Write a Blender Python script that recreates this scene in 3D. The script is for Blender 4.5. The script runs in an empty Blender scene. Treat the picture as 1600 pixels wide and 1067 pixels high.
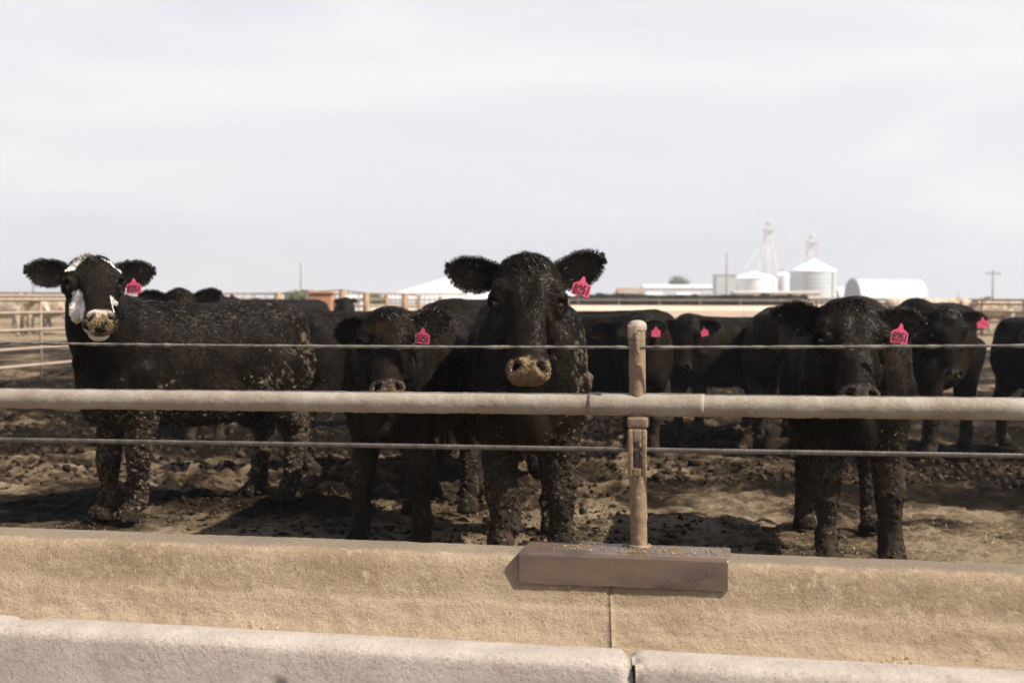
import bpy, bmesh, math, random
import numpy as np
from mathutils import Vector, Matrix, Euler

R = math.radians
rng = np.random.default_rng(7)
random.seed(7)

# ------------------------------------------------------------------ camera
CAM_H = 1.22
FPX = 2222.0                      # focal length in photograph pixels
scene = bpy.context.scene
COL = scene.collection
cam = bpy.data.objects.new('camera', bpy.data.cameras.new('camera'))
COL.objects.link(cam)
cam.data.sensor_width = 36; cam.data.lens = 36*FPX/1600
cam.data.clip_end = 6000; cam.data.clip_start = 0.05
PITCH = math.atan((533.5-466)/FPX); ROLL = R(0.14)
cam.location = (0, 0, CAM_H)
cam.matrix_world = (Matrix.Translation((0, 0, CAM_H)) @ Matrix.Rotation(R(90)-PITCH, 4, 'X') @ Matrix.Rotation(ROLL, 4, 'Z'))
cam.data.dof.use_dof = True; cam.data.dof.focus_distance = 5.6; cam.data.dof.aperture_fstop = 3.6
scene.camera = cam
CM = cam.matrix_world.to_3x3()
def P(px, py, Y):                 # point seen at a photograph pixel, Y metres in front
    d = CM @ Vector(((px-800)/FPX, (533.5-py)/FPX, -1))
    return Vector((0, 0, CAM_H)) + d*(Y/d.y)

# ------------------------------------------------------------------ light
SUN = Vector((0.82, -0.40, 0.98)).normalized()
world = bpy.data.worlds.new('World'); scene.world = world; world.use_nodes = True
nt = world.node_tree; nt.nodes.clear(); N = nt.nodes.new; L = nt.links.new
wo = N('ShaderNodeOutputWorld'); bg = N('ShaderNodeBackground'); bg.inputs['Strength'].default_value = 0.0775
sky = N('ShaderNodeTexSky'); sky.sky_type = 'NISHITA'; sky.sun_disc = False
sky.sun_elevation = math.asin(SUN.z); sky.sun_rotation = math.atan2(SUN.x, SUN.y)
sky.air_density = 1.0; sky.dust_density = 2.0; sky.altitude = 100
tc = N('ShaderNodeTexCoord'); mp = N('ShaderNodeMapping'); mp.inputs['Scale'].default_value = (1.0, 1.0, 5.0)
n1 = N('ShaderNodeTexNoise'); n1.inputs['Scale'].default_value = 2.2; n1.inputs['Detail'].default_value = 5; n1.inputs['Roughness'].default_value = .5
n1.inputs['Distortion'].default_value = .6
rp = N('ShaderNodeValToRGB'); rp.color_ramp.elements[0].position = .3; rp.color_ramp.elements[1].position = .72
rp.color_ramp.elements[0].color = (5.6, 5.7, 6.3, 1); rp.color_ramp.elements[1].color = (7.3, 7.2, 7.2, 1)
L(tc.outputs['Generated'], mp.inputs['Vector']); L(mp.outputs[0], n1.inputs['Vector']); L(n1.outputs['Fac'], rp.inputs['Fac'])
sx = N('ShaderNodeSeparateXYZ'); L(tc.outputs['Generated'], sx.inputs[0])
mr = N('ShaderNodeMapRange'); mr.inputs['From Min'].default_value = .26; mr.inputs['From Max'].default_value = .55
mr.inputs['To Min'].default_value = 1.0; mr.inputs['To Max'].default_value = 0.0
L(sx.outputs['Z'], mr.inputs['Value'])
mx = N('ShaderNodeMix'); mx.data_type = 'RGBA'
L(mr.outputs[0], mx.inputs['Factor']); L(sky.outputs[0], mx.inputs['A']); L(rp.outputs[0], mx.inputs['B'])
L(mx.outputs['Result'], bg.inputs['Color']); L(bg.outputs[0], wo.inputs[0])
sd = bpy.data.lights.new('sun', 'SUN'); sd.energy = 5.0; sd.angle = R(0.6); sd.color = (1.0, .925, .80)
so = bpy.data.objects.new('sun', sd); COL.objects.link(so)
so.rotation_euler = SUN.to_track_quat('Z', 'Y').to_euler()
scene.view_settings.view_transform = 'Standard'; scene.view_settings.look = 'None'
scene.view_settings.exposure = 0.80; scene.view_settings.gamma = 1

# ------------------------------------------------------------------ numpy noise
def _h(ix, iy, iz, seed=0):
    n = (ix*374761393 + iy*668265263 + iz*2147483647 + seed*144665) & 0xffffffff
    n = ((n ^ (n >> 13))*1274126177) & 0xffffffff
    n = ((n ^ (n >> 16))*2246822519) & 0xffffffff
    return ((n ^ (n >> 15)) & 0xffffff)/float(0xffffff)
def vnoise(p, seed=0):
    i = np.floor(p).astype(np.int64); f = p-i; f = f*f*(3-2*f); o = 0
    for dx in (0, 1):
        wx = f[:, 0] if dx else 1-f[:, 0]
        for dy in (0, 1):
            wy = f[:, 1] if dy else 1-f[:, 1]
            for dz in (0, 1):
                wz = f[:, 2] if dz else 1-f[:, 2]
                o = o + wx*wy*wz*_h(i[:, 0]+dx, i[:, 1]+dy, i[:, 2]+dz, seed)
    return o*2-1
def fbm(p, octs=4, seed=0, gain=.5):
    o = 0; a = 1; t = 0
    for k in range(octs):
        o = o+a*vnoise(p*(2.03**k)+k*17.3, seed+k); t += a; a *= gain
    return o/t
def voro(p, seed=0):
    i = np.floor(p).astype(np.int64); best = np.full(len(p), 9.0)
    for dx in (-1, 0, 1):
        for dy in (-1, 0, 1):
            for dz in (-1, 0, 1):
                c = i+np.array([dx, dy, dz])
                q = np.stack([c[:, k]+_h(c[:, 0], c[:, 1], c[:, 2], seed+11*k) for k in range(3)], 1)
                best = np.minimum(best, ((q-p)**2).sum(1))
    return np.sqrt(best)
def sstep(a, b, x):
    t = np.clip((x-a)/(b-a), 0, 1); return t*t*(3-2*t)
def unit(v): return v/np.maximum(np.linalg.norm(v, axis=-1, keepdims=True), 1e-9)

# ------------------------------------------------------------------ mesh helpers
def np_mesh(name, V, F, mat=None, smooth=True, colors=None, normals=None):
    """F: (n,3) or (n,4) int array or list of lists"""
    me = bpy.data.meshes.new(name)
    V = np.asarray(V, dtype=np.float32)
    if isinstance(F, np.ndarray):
        n, k = F.shape
        me.vertices.add(len(V)); me.vertices.foreach_set('co', V.ravel())
        me.loops.add(n*k); me.loops.foreach_set('vertex_index', F.astype(np.int32).ravel())
        me.polygons.add(n); me.polygons.foreach_set('loop_start', np.arange(0, n*k, k, dtype=np.int32))
        me.update(calc_edges=True); me.validate()
    else:
        me.from_pydata(V.tolist(), [], F); me.update()
    if smooth: me.polygons.foreach_set('use_smooth', np.ones(len(me.polygons), dtype=bool))
    if colors is not None:
        for nm, c in colors.items():
            c = np.asarray(c, dtype=np.float32)
            if c.shape[1] == 3: c = np.concatenate([c, np.ones((len(c), 1), np.float32)], 1)
            at = me.attributes.new(nm, 'FLOAT_COLOR', 'POINT'); at.data.foreach_set('color', c.ravel())
    if mat: me.materials.append(mat)
    if normals is not None: me.normals_split_custom_set_from_vertices(np.asarray(normals, dtype=np.float32).tolist())
    return me
def link(name, me, parent=None):
    o = bpy.data.objects.new(name, me); COL.objects.link(o)
    if parent: o.parent = parent
    return o
def tag(o, label=None, cat=None, group=None, kind=None):
    if label: o['label'] = label
    if cat: o['category'] = cat
    if group: o['group'] = group
    if kind: o['kind'] = kind
    return o
def empty(name, loc=(0, 0, 0), rz=0):
    o = bpy.data.objects.new(name, None); COL.objects.link(o); o.location = loc; o.rotation_euler = (0, 0, rz); o.empty_display_size = .2
    return o
def copy_tree(o, parent=None):
    c = o.copy(); COL.objects.link(c); c.parent = parent
    for ch in [x for x in bpy.data.objects if x.parent == o]: copy_tree(ch, c)
    return c
class MB:
    def __init__(s): s.v = []; s.f = []
    def add(s, V, F):
        b = len(s.v); s.v += [tuple(x) for x in V]; s.f += [[i+b for i in f] for f in F]
    def box(s, c, size, rz=0, bev=0, M=None):
        bm = bmesh.new(); bmesh.ops.create_cube(bm, size=1)
        for v in bm.verts: v.co = Vector((v.co.x*size[0], v.co.y*size[1], v.co.z*size[2]))
        if bev: bmesh.ops.bevel(bm, geom=bm.edges[:], offset=bev, segments=2, affect='EDGES', profile=.5)
        T = (M if M is not None else Matrix.Translation(c) @ Matrix.Rotation(rz, 4, 'Z'))
        bm.verts.index_update()
        s.add([T @ v.co for v in bm.verts], [[v.index for v in f.verts] for f in bm.faces]); bm.free()
    def tube(s, pts, rad, n=10, cap=True):
        pts = [Vector(p) for p in pts]
        if not hasattr(rad, '__len__'): rad = [rad]*len(pts)
        V = []; F = []; up = None
        for i, p in enumerate(pts):
            t = (pts[min(i+1, len(pts)-1)]-pts[max(i-1, 0)]).normalized()
            if up is None:
                up = Vector((0, 0, 1)) if abs(t.z) < .9 else Vector((0, 1, 0))
            u = (up-t*up.dot(t)).normalized(); w = t.cross(u); up = u
            for k in range(n):
                a = 2*math.pi*k/n; V.append(p+(u*math.cos(a)+w*math.sin(a))*rad[i])
        for i in range(len(pts)-1):
            for k in range(n):
                F.append([i*n+k, i*n+(k+1) % n, (i+1)*n+(k+1) % n, (i+1)*n+k])
        if cap: F.append(list(range(n))[::-1]); F.append([(len(pts)-1)*n+k for k in range(n)])
        s.add(V, F)
    def cyl(s, base, r, h, n=24, r2=None): s.tube([base, Vector(base)+Vector((0, 0, h))], [r, r if r2 is None else r2], n)
    def build(s, name, mat, parent=None, smooth=False, angle=None):
        me = np_mesh(name, s.v, s.f, mat, smooth)
        if angle:
            me.polygons.foreach_set('use_smooth', np.ones(len(me.polygons), dtype=bool)); me.set_sharp_from_angle(angle=R(angle))
        return link(name, me, parent)

# ------------------------------------------------------------------ materials
def nodes(name):
    m = bpy.data.materials.new(name); m.use_nodes = True
    t = m.node_tree; b = t.nodes['Principled BSDF']
    return m, t, b, t.nodes.new, t.links.new
def mnoise(t, N_, L_, scale, detail=6, rough=.55, vec=None, stretch=None):
    n = N_('ShaderNodeTexNoise'); n.inputs['Scale'].default_value = scale; n.inputs['Detail'].default_value = detail; n.inputs['Roughness'].default_value = rough
    tcn = N_('ShaderNodeTexCoord'); out = tcn.outputs['Object']
    if stretch:
        mpn = N_('ShaderNodeMapping'); mpn.inputs['Scale'].default_value = stretch; L_(out, mpn.inputs['Vector']); out = mpn.outputs[0]
    L_(out, n.inputs['Vector']); return n
def ramp(N_, L_, src, stops):
    r = N_('ShaderNodeValToRGB'); e = r.color_ramp.elements
    while len(e) < len(stops): e.new(.5)
    for i, (p, c) in enumerate(stops):
        e[i].position = p; e[i].color = (*c, 1) if len(c) == 3 else c
    L_(src, r.inputs['Fac']); return r
def bump(N_, L_, b, src, strength, dist, prev=None):
    bp = N_('ShaderNodeBump'); bp.inputs['Strength'].default_value = strength; bp.inputs['Distance'].default_value = dist
    L_(src, bp.inputs['Height'])
    if prev is not None: L_(prev.outputs[0], bp.inputs['Normal'])
    L_(bp.outputs[0], b.inputs['Normal']); return bp
def mixc(N_, L_, fac, a, c, mode='MIX'):
    m = N_('ShaderNodeMix'); m.data_type = 'RGBA'; m.blend_type = mode
    for key, val in (('Factor', fac), ('A', a), ('B', c)):
        s = m.inputs[key] if key == 'Factor' else [i for i in m.inputs if i.name == key and i.type == 'RGBA'][0]
        if hasattr(val, 'links'): L_(val, s)
        elif key == 'Factor': s.default_value = val
        else: s.default_value = (*val, 1)
    return [o for o in m.outputs if o.type == 'RGBA'][0]
def simple(name, c1, c2, scale=4, rough=.8, spec=.3, metal=0, bs=.3, bd=.01, bscale=None, stretch=None):
    m, t, b, N_, L_ = nodes(name)
    n = mnoise(t, N_, L_, scale, stretch=stretch); r = ramp(N_, L_, n.outputs['Fac'], [(.3, c1), (.7, c2)])
    L_(r.outputs[0], b.inputs['Base Color']); b.inputs['Roughness'].default_value = rough
    b.inputs['Specular IOR Level'].default_value = spec; b.inputs['Metallic'].default_value = metal
    n2 = mnoise(t, N_, L_, bscale or scale*6); bump(N_, L_, b, n2.outputs['Fac'], bs, bd)
    return m

def coat_mat(name, hair=False):
    m, t, b, N_, L_ = nodes(name)
    at = N_('ShaderNodeAttribute'); at.attribute_name = 'coat'
    n = mnoise(t, N_, L_, 9, 4); r = ramp(N_, L_, n.outputs['Fac'], [(.35, (.55, .55, .55)), (.7, (1.35, 1.3, 1.2))])
    c = mixc(N_, L_, 1.0, at.outputs['Color'], r.outputs[0], 'MULTIPLY')
    L_(c, b.inputs['Base Color'])
    b.inputs['Roughness'].default_value = .42 if hair else .6
    b.inputs['Specular IOR Level'].default_value = .36 if hair else .02
    if not hair:
        n2 = mnoise(t, N_, L_, 60, 5); n3 = mnoise(t, N_, L_, 260, 3)
        bp = bump(N_, L_, b, n2.outputs['Fac'], .35, .006); bump(N_, L_, b, n3.outputs['Fac'], .4, .002, bp)
    return m
M = {}
M['coat'] = coat_mat('coat'); M['hair'] = coat_mat('hair', True)
def attr_mat(name, rough, spec, bs=.5, bscale=200, bd=.003):
    m, t, b, N_, L_ = nodes(name); at = N_('ShaderNodeAttribute'); at.attribute_name = 'coat'
    n = mnoise(t, N_, L_, 40, 4); r = ramp(N_, L_, n.outputs['Fac'], [(.3, (.7, .7, .7)), (.7, (1.25, 1.2, 1.15))])
    L_(mixc(N_, L_, 1.0, at.outputs['Color'], r.outputs[0], 'MULTIPLY'), b.inputs['Base Color'])
    b.inputs['Roughness'].default_value = rough; b.inputs['Specular IOR Level'].default_value = spec
    n2 = mnoise(t, N_, L_, bscale, 4); bump(N_, L_, b, n2.outputs['Fac'], bs, bd); return m
M['mudlump'] = attr_mat('dried_mud', .9, .04)
M['crumb'] = attr_mat('feed_crumb', .75, .3)
m, t, b, N_, L_ = nodes('eye'); b.inputs['Base Color'].default_value = (.008, .005, .004, 1); b.inputs['Roughness'].default_value = .04; b.inputs['Specular IOR Level'].default_value = .6; M['eye'] = m
M['pink'] = simple('tag_pink', (.54, .055, .12), (.60, .075, .15), 30, .4, .5, bs=.05)
m, t, b, N_, L_ = nodes('tag_ink'); b.inputs['Base Color'].default_value = (.012, .006, .01, 1); b.inputs['Roughness'].default_value = .6; M['ink'] = m

def concrete(name, base, dark, light, crust):
    m, t, b, N_, L_ = nodes(name)
    n = mnoise(t, N_, L_, 2.2, 8, .6); r = ramp(N_, L_, n.outputs['Fac'], [(.28, dark), (.5, base), (.75, light)])
    n4 = mnoise(t, N_, L_, 1.2, 5, .6, stretch=(4, 4, .9)); r4 = ramp(N_, L_, n4.outputs['Fac'], [(.35, (.82, .8, .76)), (.62, (1.1, 1.1, 1.12))])
    c = mixc(N_, L_, .8, r.outputs[0], r4.outputs[0], 'MULTIPLY')
    n2 = mnoise(t, N_, L_, 26, 6, .7); r2 = ramp(N_, L_, n2.outputs['Fac'], [(.52, (0, 0, 0)), (.66, (1, 1, 1))])
    c = mixc(N_, L_, r2.outputs[0], c, crust)
    n3 = mnoise(t, N_, L_, 9, 6, .6); r3 = ramp(N_, L_, n3.outputs['Fac'], [(.69, (0, 0, 0)), (.75, (1, 1, 1))])
    c = mixc(N_, L_, r3.outputs[0], c, (.62, .58, .54))
    al = N_('ShaderNodeAttribute'); al.attribute_name = 'lip'
    n6 = mnoise(t, N_, L_, 7, 7, .65); r6 = ramp(N_, L_, n6.outputs['Fac'], [(.3, (.37, .31, .265)), (.7, (.52, .455, .40))])
    sp = N_('ShaderNodeSeparateColor'); L_(al.outputs['Color'], sp.inputs[0])
    n7 = mnoise(t, N_, L_, 2.5, 6, .7, stretch=(1, 1, 6)); r7 = ramp(N_, L_, n7.outputs['Fac'], [(.35, (.2, .2, .2)), (.6, (1, 1, 1))])
    m7 = N_('ShaderNodeMath'); m7.operation = 'MULTIPLY'; L_(r7.outputs[0], m7.inputs[0]); L_(sp.outputs['Blue'], m7.inputs[1])
    c = mixc(N_, L_, m7.outputs[0], c, (.44, .34, .24))
    c = mixc(N_, L_, sp.outputs['Green'], c, (.19, .155, .12))
    c = mixc(N_, L_, sp.outputs['Red'], c, r6.outputs[0])
    n8 = mnoise(t, N_, L_, 130, 3, .6); r8 = ramp(N_, L_, n8.outputs['Fac'], [(.30, (.45, .42, .38)), (.42, (1, 1, 1))])
    c = mixc(N_, L_, .8, c, r8.outputs[0], 'MULTIPLY')
    L_(c, b.inputs['Base Color']); b.inputs['Roughness'].default_value = .9; b.inputs['Specular IOR Level'].default_value = .15
    bp = bump(N_, L_, b, mnoise(t, N_, L_, 45, 8, .75).outputs['Fac'], 1.0, .012)
    bump(N_, L_, b, mnoise(t, N_, L_, 220, 4, .6).outputs['Fac'], .5, .003, bp)
    return m
M['bunk'] = concrete('bunk_concrete', (.315, .236, .155), (.215, .152, .098), (.40, .31, .22), (.43, .34, .23))

def pipe_mat(name, a, bcol, c3):
    m, t, b, N_, L_ = nodes(name)
    n = mnoise(t, N_, L_, 5, 8, .65); r = ramp(N_, L_, n.outputs['Fac'], [(.3, a), (.52, bcol), (.7, c3)])
    n2 = mnoise(t, N_, L_, 90, 6, .75); r2 = ramp(N_, L_, n2.outputs['Fac'], [(.50, (0, 0, 0)), (.68, (.5, .5, .5))])
    c = mixc(N_, L_, r2.outputs[0], r.outputs[0], (.42, .34, .25))
    L_(c, b.inputs['Base Color']); b.inputs['Roughness'].default_value = .62; b.inputs['Specular IOR Level'].default_value = .4
    bp = bump(N_, L_, b, mnoise(t, N_, L_, 60, 6, .7).outputs['Fac'], .5, .006)
    bump(N_, L_, b, mnoise(t, N_, L_, 260, 3).outputs['Fac'], .35, .002, bp); return m
M['pipe'] = pipe_mat('dirty_pipe', (.19, .148, .108), (.27, .228, .182), (.36, .325, .28))
M['post'] = pipe_mat('rusty_post', (.125, .075, .042), (.18, .118, .070), (.26, .195, .135))
M['cable'] = simple('steel_cable', (.055, .048, .042), (.15, .135, .12), 30, .5, .5, .3, .3, .002)
M['wire'] = simple('dirty_wire', (.05, .046, .040), (.20, .18, .155), 25, .7, .4, 0, .6, .004, 120)
m, t, b, N_, L_ = nodes('rusty_plate')
n = mnoise(t, N_, L_, 3.5, 8, .6, stretch=(1, 1, 3)); r = ramp(N_, L_, n.outputs['Fac'], [(.3, (.09, .062, .046)), (.45, (.18, .135, .105)), (.57, (.23, .155, .105)), (.66, (.17, .12, .09)), (.8, (.36, .29, .23))])
n2 = mnoise(t, N_, L_, 40, 6, .7); r2 = ramp(N_, L_, n2.outputs['Fac'], [(.55, (0, 0, 0)), (.7, (1, 1, 1))])
L_(mixc(N_, L_, r2.outputs[0], r.outputs[0], (.22, .15, .10)), b.inputs['Base Color'])
b.inputs['Metallic'].default_value = .6; b.inputs['Roughness'].default_value = .38
bump(N_, L_, b, mnoise(t, N_, L_, 90, 5).outputs['Fac'], .25, .003); M['plate'] = m

m, t, b, N_, L_ = nodes('mud_ground')
n = mnoise(t, N_, L_, 1.1, 9, .62); n2 = mnoise(t, N_, L_, 9, 8, .7)
at = N_('ShaderNodeAttribute'); at.attribute_name = 'dry'
ma = N_('ShaderNodeMath'); ma.operation = 'MULTIPLY_ADD'; L_(n2.outputs['Fac'], ma.inputs[0]); ma.inputs[1].default_value = .55; L_(at.outputs['Fac'], ma.inputs[2])
mb_ = N_('ShaderNodeMath'); mb_.operation = 'MULTIPLY_ADD'; L_(n.outputs['Fac'], mb_.inputs[0]); mb_.inputs[1].default_value = .45; L_(ma.outputs[0], mb_.inputs[2])
r = ramp(N_, L_, mb_.outputs[0], [(.42, (.010, .0075, .005)), (.53, (.032, .022, .014)), (.62, (.13, .094, .058)), (.74, (.33, .25, .165))])
n3 = mnoise(t, N_, L_, 70, 5, .8); r3 = ramp(N_, L_, n3.outputs['Fac'], [(.60, (0, 0, 0)), (.68, (1, 1, 1))])
mf = N_('ShaderNodeMath'); mf.operation = 'MULTIPLY'; L_(r3.outputs[0], mf.inputs[0]); mf.inputs[1].default_value = .55
L_(mixc(N_, L_, mf.outputs[0], r.outputs[0], (.25, .19, .11)), b.inputs['Base Color'])
rr = ramp(N_, L_, mb_.outputs[0], [(.45, (.6, .6, .6)), (.7, (.95, .95, .95))]); L_(rr.outputs[0], b.inputs['Roughness'])
b.inputs['Specular IOR Level'].default_value = .03
bp = bump(N_, L_, b, mnoise(t, N_, L_, 22, 8, .78).outputs['Fac'], 1.0, .07); bump(N_, L_, b, mnoise(t, N_, L_, 120, 5, .7).outputs['Fac'], .9, .010, bp)
M['ground'] = m
M['wood'] = simple('weathered_wood', (.20, .13, .075), (.34, .23, .14), 6, .85, .2, stretch=(4, 4, .6))
M['pale_rail'] = simple('pale_rail', (.22, .165, .125), (.30, .235, .18), 3, .7, .3)
M['white_metal'] = simple('white_sheet', (.70, .70, .71), (.82, .82, .83), .3, .5, .4, bs=.05)
M['grey_metal'] = simple('grey_sheet', (.42, .45, .46), (.54, .57, .58), .3, .45, .4, .2, bs=.05)
M['dark_grey'] = simple('dark_sheet', (.26, .27, .30), (.33, .34, .37), .3, .6, .3, bs=.05)
M['tan'] = simple('tan_wall', (.42, .34, .26), (.54, .45, .36), .6, .85, .2)
M['far_bunk'] = simple('far_bunk', (.50, .38, .29), (.62, .49, .39), .5, .85, .2)
M['orange'] = simple('orange_paint', (.36, .17, .09), (.46, .24, .14), 2, .6, .3)
M['green'] = simple('foliage', (.05, .075, .03), (.12, .15, .07), 4, .8, .2)
M['brush'] = simple('dry_brush', (.10, .12, .06), (.22, .22, .13), 4, .8, .2)
M['lattice'] = simple('lattice_paint', (.55, .42, .42), (.75, .70, .70), 2, .5, .3)
M['pole'] = simple('pole_wood', (.16, .13, .10), (.24, .20, .16), 6, .85, .2)

# ------------------------------------------------------------------ ground: one sheet to the horizon
def axis(lo, hi, step, far, g=1.16):
    a = list(np.arange(lo, hi, step)); s = step; x = a[-1]
    while x < far: s = min(s*g, 60); x += s; a.append(x)
    return a
ys = axis(5.6, 15.5, .03, 2500, 1.045)
s = .1; y = 5.6; pre = []
while y > -30: y -= s; s *= 1.3; pre.append(y)
ys = np.array(pre[::-1]+ys)
xr = axis(-4.2, 4.2, .032, 2500, 1.10); xl = [-4.2-(v-4.2) for v in xr if v > 4.2][::-1]
xs = np.array(xl+xr)
GX, GY = np.meshgrid(xs, ys)
def ground_z(x, y):
    p = np.stack([x, y, np.zeros_like(x)], 1)
    near = sstep(5.3, 6.2, y)
    far = 1-sstep(60, 120, y)
    flat = sstep(7.2, 9.5, y + .5*fbm(p*.6, 2, 3))          # trampled apron near the bunk is flatter
    lump = fbm(p*1.3, 3, 1); med = fbm(p*5, 4, 5, .6); v = voro(p*4.5+lump[:, None]*.5, 4); sm = fbm(p*18, 3, 9, .6)
    patch = sstep(-.15, .35, fbm(p*.55, 2, 21))
    v2 = voro(p*13+med[:, None]*.6, 6)
    z = .07*lump*flat + .075*med*(.30+1.1*flat*patch) + (-.055*np.exp(-(v/.26)**2)+.030*np.exp(-((v-.42)/.12)**2))*(.15+.85*flat)*(.35+.75*patch)*(1+.6*med) + .04*np.maximum(0, .62-v)*flat*patch + .034*np.maximum(0, .6-v2)*(.65+.35*flat)*(.5+.5*patch) + .028*sm*(.6+.4*flat)
    return z*near*far - .02
gz = ground_z(GX.ravel(), GY.ravel())
pp = np.stack([GX.ravel(), GY.ravel(), gz*0], 1)
dry = .10*fbm(pp*.9, 3, 31)+.17*(1-sstep(7.7, 9.0, pp[:, 1]))-.06*sstep(.5, 3, pp[:, 0])*(1-sstep(14, 20, pp[:, 1]))+.10*sstep(.02, .07, gz)+.22*fbm(pp*2.2, 3, 40)-.18*sstep(.0, .4, fbm(pp*.5, 2, 41))+.20*sstep(26, 45, pp[:, 1])-.05*sstep(10, 12, pp[:, 1])*(1-sstep(22, 28, pp[:, 1]))+.075
V = np.stack([GX.ravel(), GY.ravel(), gz], 1)
nx, ny = len(xs), len(ys)
I = np.arange(nx*ny).reshape(ny, nx)
F = np.stack([I[:-1, :-1], I[:-1, 1:], I[1:, 1:], I[1:, :-1]], -1).reshape(-1, 4)
me = np_mesh('ground', V, F, M['ground'], colors={'dry': np.stack([dry]*3, 1)})
tag(link('ground', me), kind='structure')

def blobs(centers, sizes, seed, flat=.7, normals=None, rgb=None, sub=1):
    """many small irregular lumps as arrays"""
    bm = bmesh.new(); bmesh.ops.create_icosphere(bm, subdivisions=sub, radius=1); bm.verts.index_update()
    B = np.array([v.co for v in bm.verts]); T = np.array([[v.index for v in f.verts] for f in bm.faces]); bm.free()
    r_ = np.random.default_rng(seed); n = len(centers); nb = len(B)
    pv = B[None]*(1+.45*r_.standard_normal((n, nb, 1)).clip(-1.3, 1.3))
    sc = sizes[:, None, None]*(.6+.8*r_.random((n, 1, 3)))
    pv = pv*sc
    a = r_.random(n)*6.283; c, s_ = np.cos(a)[:, None], np.sin(a)[:, None]
    x = pv[..., 0]*c-pv[..., 1]*s_; y_ = pv[..., 0]*s_+pv[..., 1]*c; z = pv[..., 2]*flat
    if normals is not None:
        nn = unit(normals); t1 = unit(np.cross(nn, np.array([.3, .1, .95]))); t2 = np.cross(nn, t1)
        q = x[..., None]*t1[:, None]+y_[..., None]*t2[:, None]+z[..., None]*nn[:, None]
    else: q = np.stack([x, y_, z], -1)
    q = q+centers[:, None]
    Fq = (T[None]+(np.arange(n)*nb)[:, None, None]).reshape(-1, 3)
    col = None if rgb is None else np.repeat(rgb, nb, 0)
    return q.reshape(-1, 3), Fq, col
# clods kicked up by hooves
n = 60000
cy = 6.9+ (rng.random(n)**1.3)*13; cx = (rng.random(n)-.5)*cy*1.0
pc = np.stack([cx, cy, cx*0], 1); keep = (fbm(pc*.8, 3, 77)+.25*sstep(8, 10, cy) > .02*rng.standard_normal(n)+.1); cx, cy = cx[keep], cy[keep]
cz = ground_z(cx, cy); sz = .003+.036*rng.random(len(cx))**8*(.5+.5*sstep(8, 10, cy))
tone = rng.random((len(cx), 1))**2*np.where(sz[:, None] < .012, 1, .35)
rgbc = np.array([.016, .0115, .008])*(1-tone)+np.array([.13, .095, .06])*tone
Vb, Fb, Cb = blobs(np.stack([cx, cy, cz+sz*.2], 1), sz, 5, .8, rgb=rgbc, sub=1)
me = np_mesh('mud_clods', Vb, Fb, M['mudlump'], True, {'coat': Cb})
tag(link('mud_clods', me), 'clods of dark churned mud scattered over the pen floor', 'mud', kind='stuff')
# straw and feed litter
n = 30000
cy = 6.6+(rng.random(n)**1.7)*9; cx = (rng.random(n)-.5)*cy*.9
pc = np.stack([cx, cy, cx*0], 1); keep = fbm(pc*1.1, 3, 99)+.15*(1-sstep(7.5, 9, cy)) > rng.random(n)*.35-.02; cx, cy = cx[keep], cy[keep]
n = len(cx); cz = ground_z(cx, cy)+.006
ang = rng.random(n)*6.283; ln = .004+.014*rng.random(n)**3; w = .0010+.0015*rng.random(n)
d = np.stack([np.cos(ang), np.sin(ang), .3*rng.standard_normal(n)], 1); q = np.stack([-np.sin(ang), np.cos(ang), 0*ang], 1)
c0 = np.stack([cx, cy, cz], 1)
Vs = np.stack([c0-d*ln[:, None]-q*w[:, None], c0+d*ln[:, None]-q*w[:, None], c0+d*ln[:, None]+q*w[:, None], c0-d*ln[:, None]+q*w[:, None]], 1).reshape(-1, 3)
tone = rng.random((n, 1))**2; rg = np.repeat(np.array([.16, .11, .06])*(1-tone)+np.array([.42, .33, .20])*tone, 4, 0)
me = np_mesh('straw_litter', Vs, np.arange(4*n).reshape(-1, 4), M['crumb'], False, {'coat': rg})
tag(link('straw_litter', me), 'bits of straw and spilled feed trodden into the mud', 'straw', kind='stuff')

# ------------------------------------------------------------------ feed bunk
PB = Vector((.412, 4.573, 0)); E = Vector((.982, -.1896, 0)).normalized(); NN = Vector((-.1896, -.982, 0)).normalized()
def W(s, d, z): return PB+E*s+NN*d+Vector((0, 0, z))
WT = .400
prof = [(-.05, -.05), (-.05, .25), (-.05, .385), (-.042, .400), (-.02, .405), (.05, .405), (.10, .402), (.128, .392), (.142, .37), (.15, .34), (.165, .28), (.18, .25), (.205, .18), (.25, .10), (.33, .05), (.44, .04), (.54, .07), (.60, .13), (.635, .20), (.648, .232), (.662, .249), (.70, .253), (.77, .252), (.800, .246), (.814, .232), (.820, .19), (.845, .0), (.85, -.05)]
def resample(pts, step):
    out = []
    for (a, b_) in zip(pts[:-1], pts[1:]):
        L0 = math.dist(a, b_); k = max(1, int(round(L0/step)))
        for i in range(k): out.append((a[0]+(b_[0]-a[0])*i/k, a[1]+(b_[1]-a[1])*i/k))
    out.append(pts[-1]); return out
pr = np.array(resample(prof, .013)); np_ = len(pr)
tn = np.gradient(pr, axis=0); nrm2 = unit(np.stack([-tn[:, 1], tn[:, 0]], 1))
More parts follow.
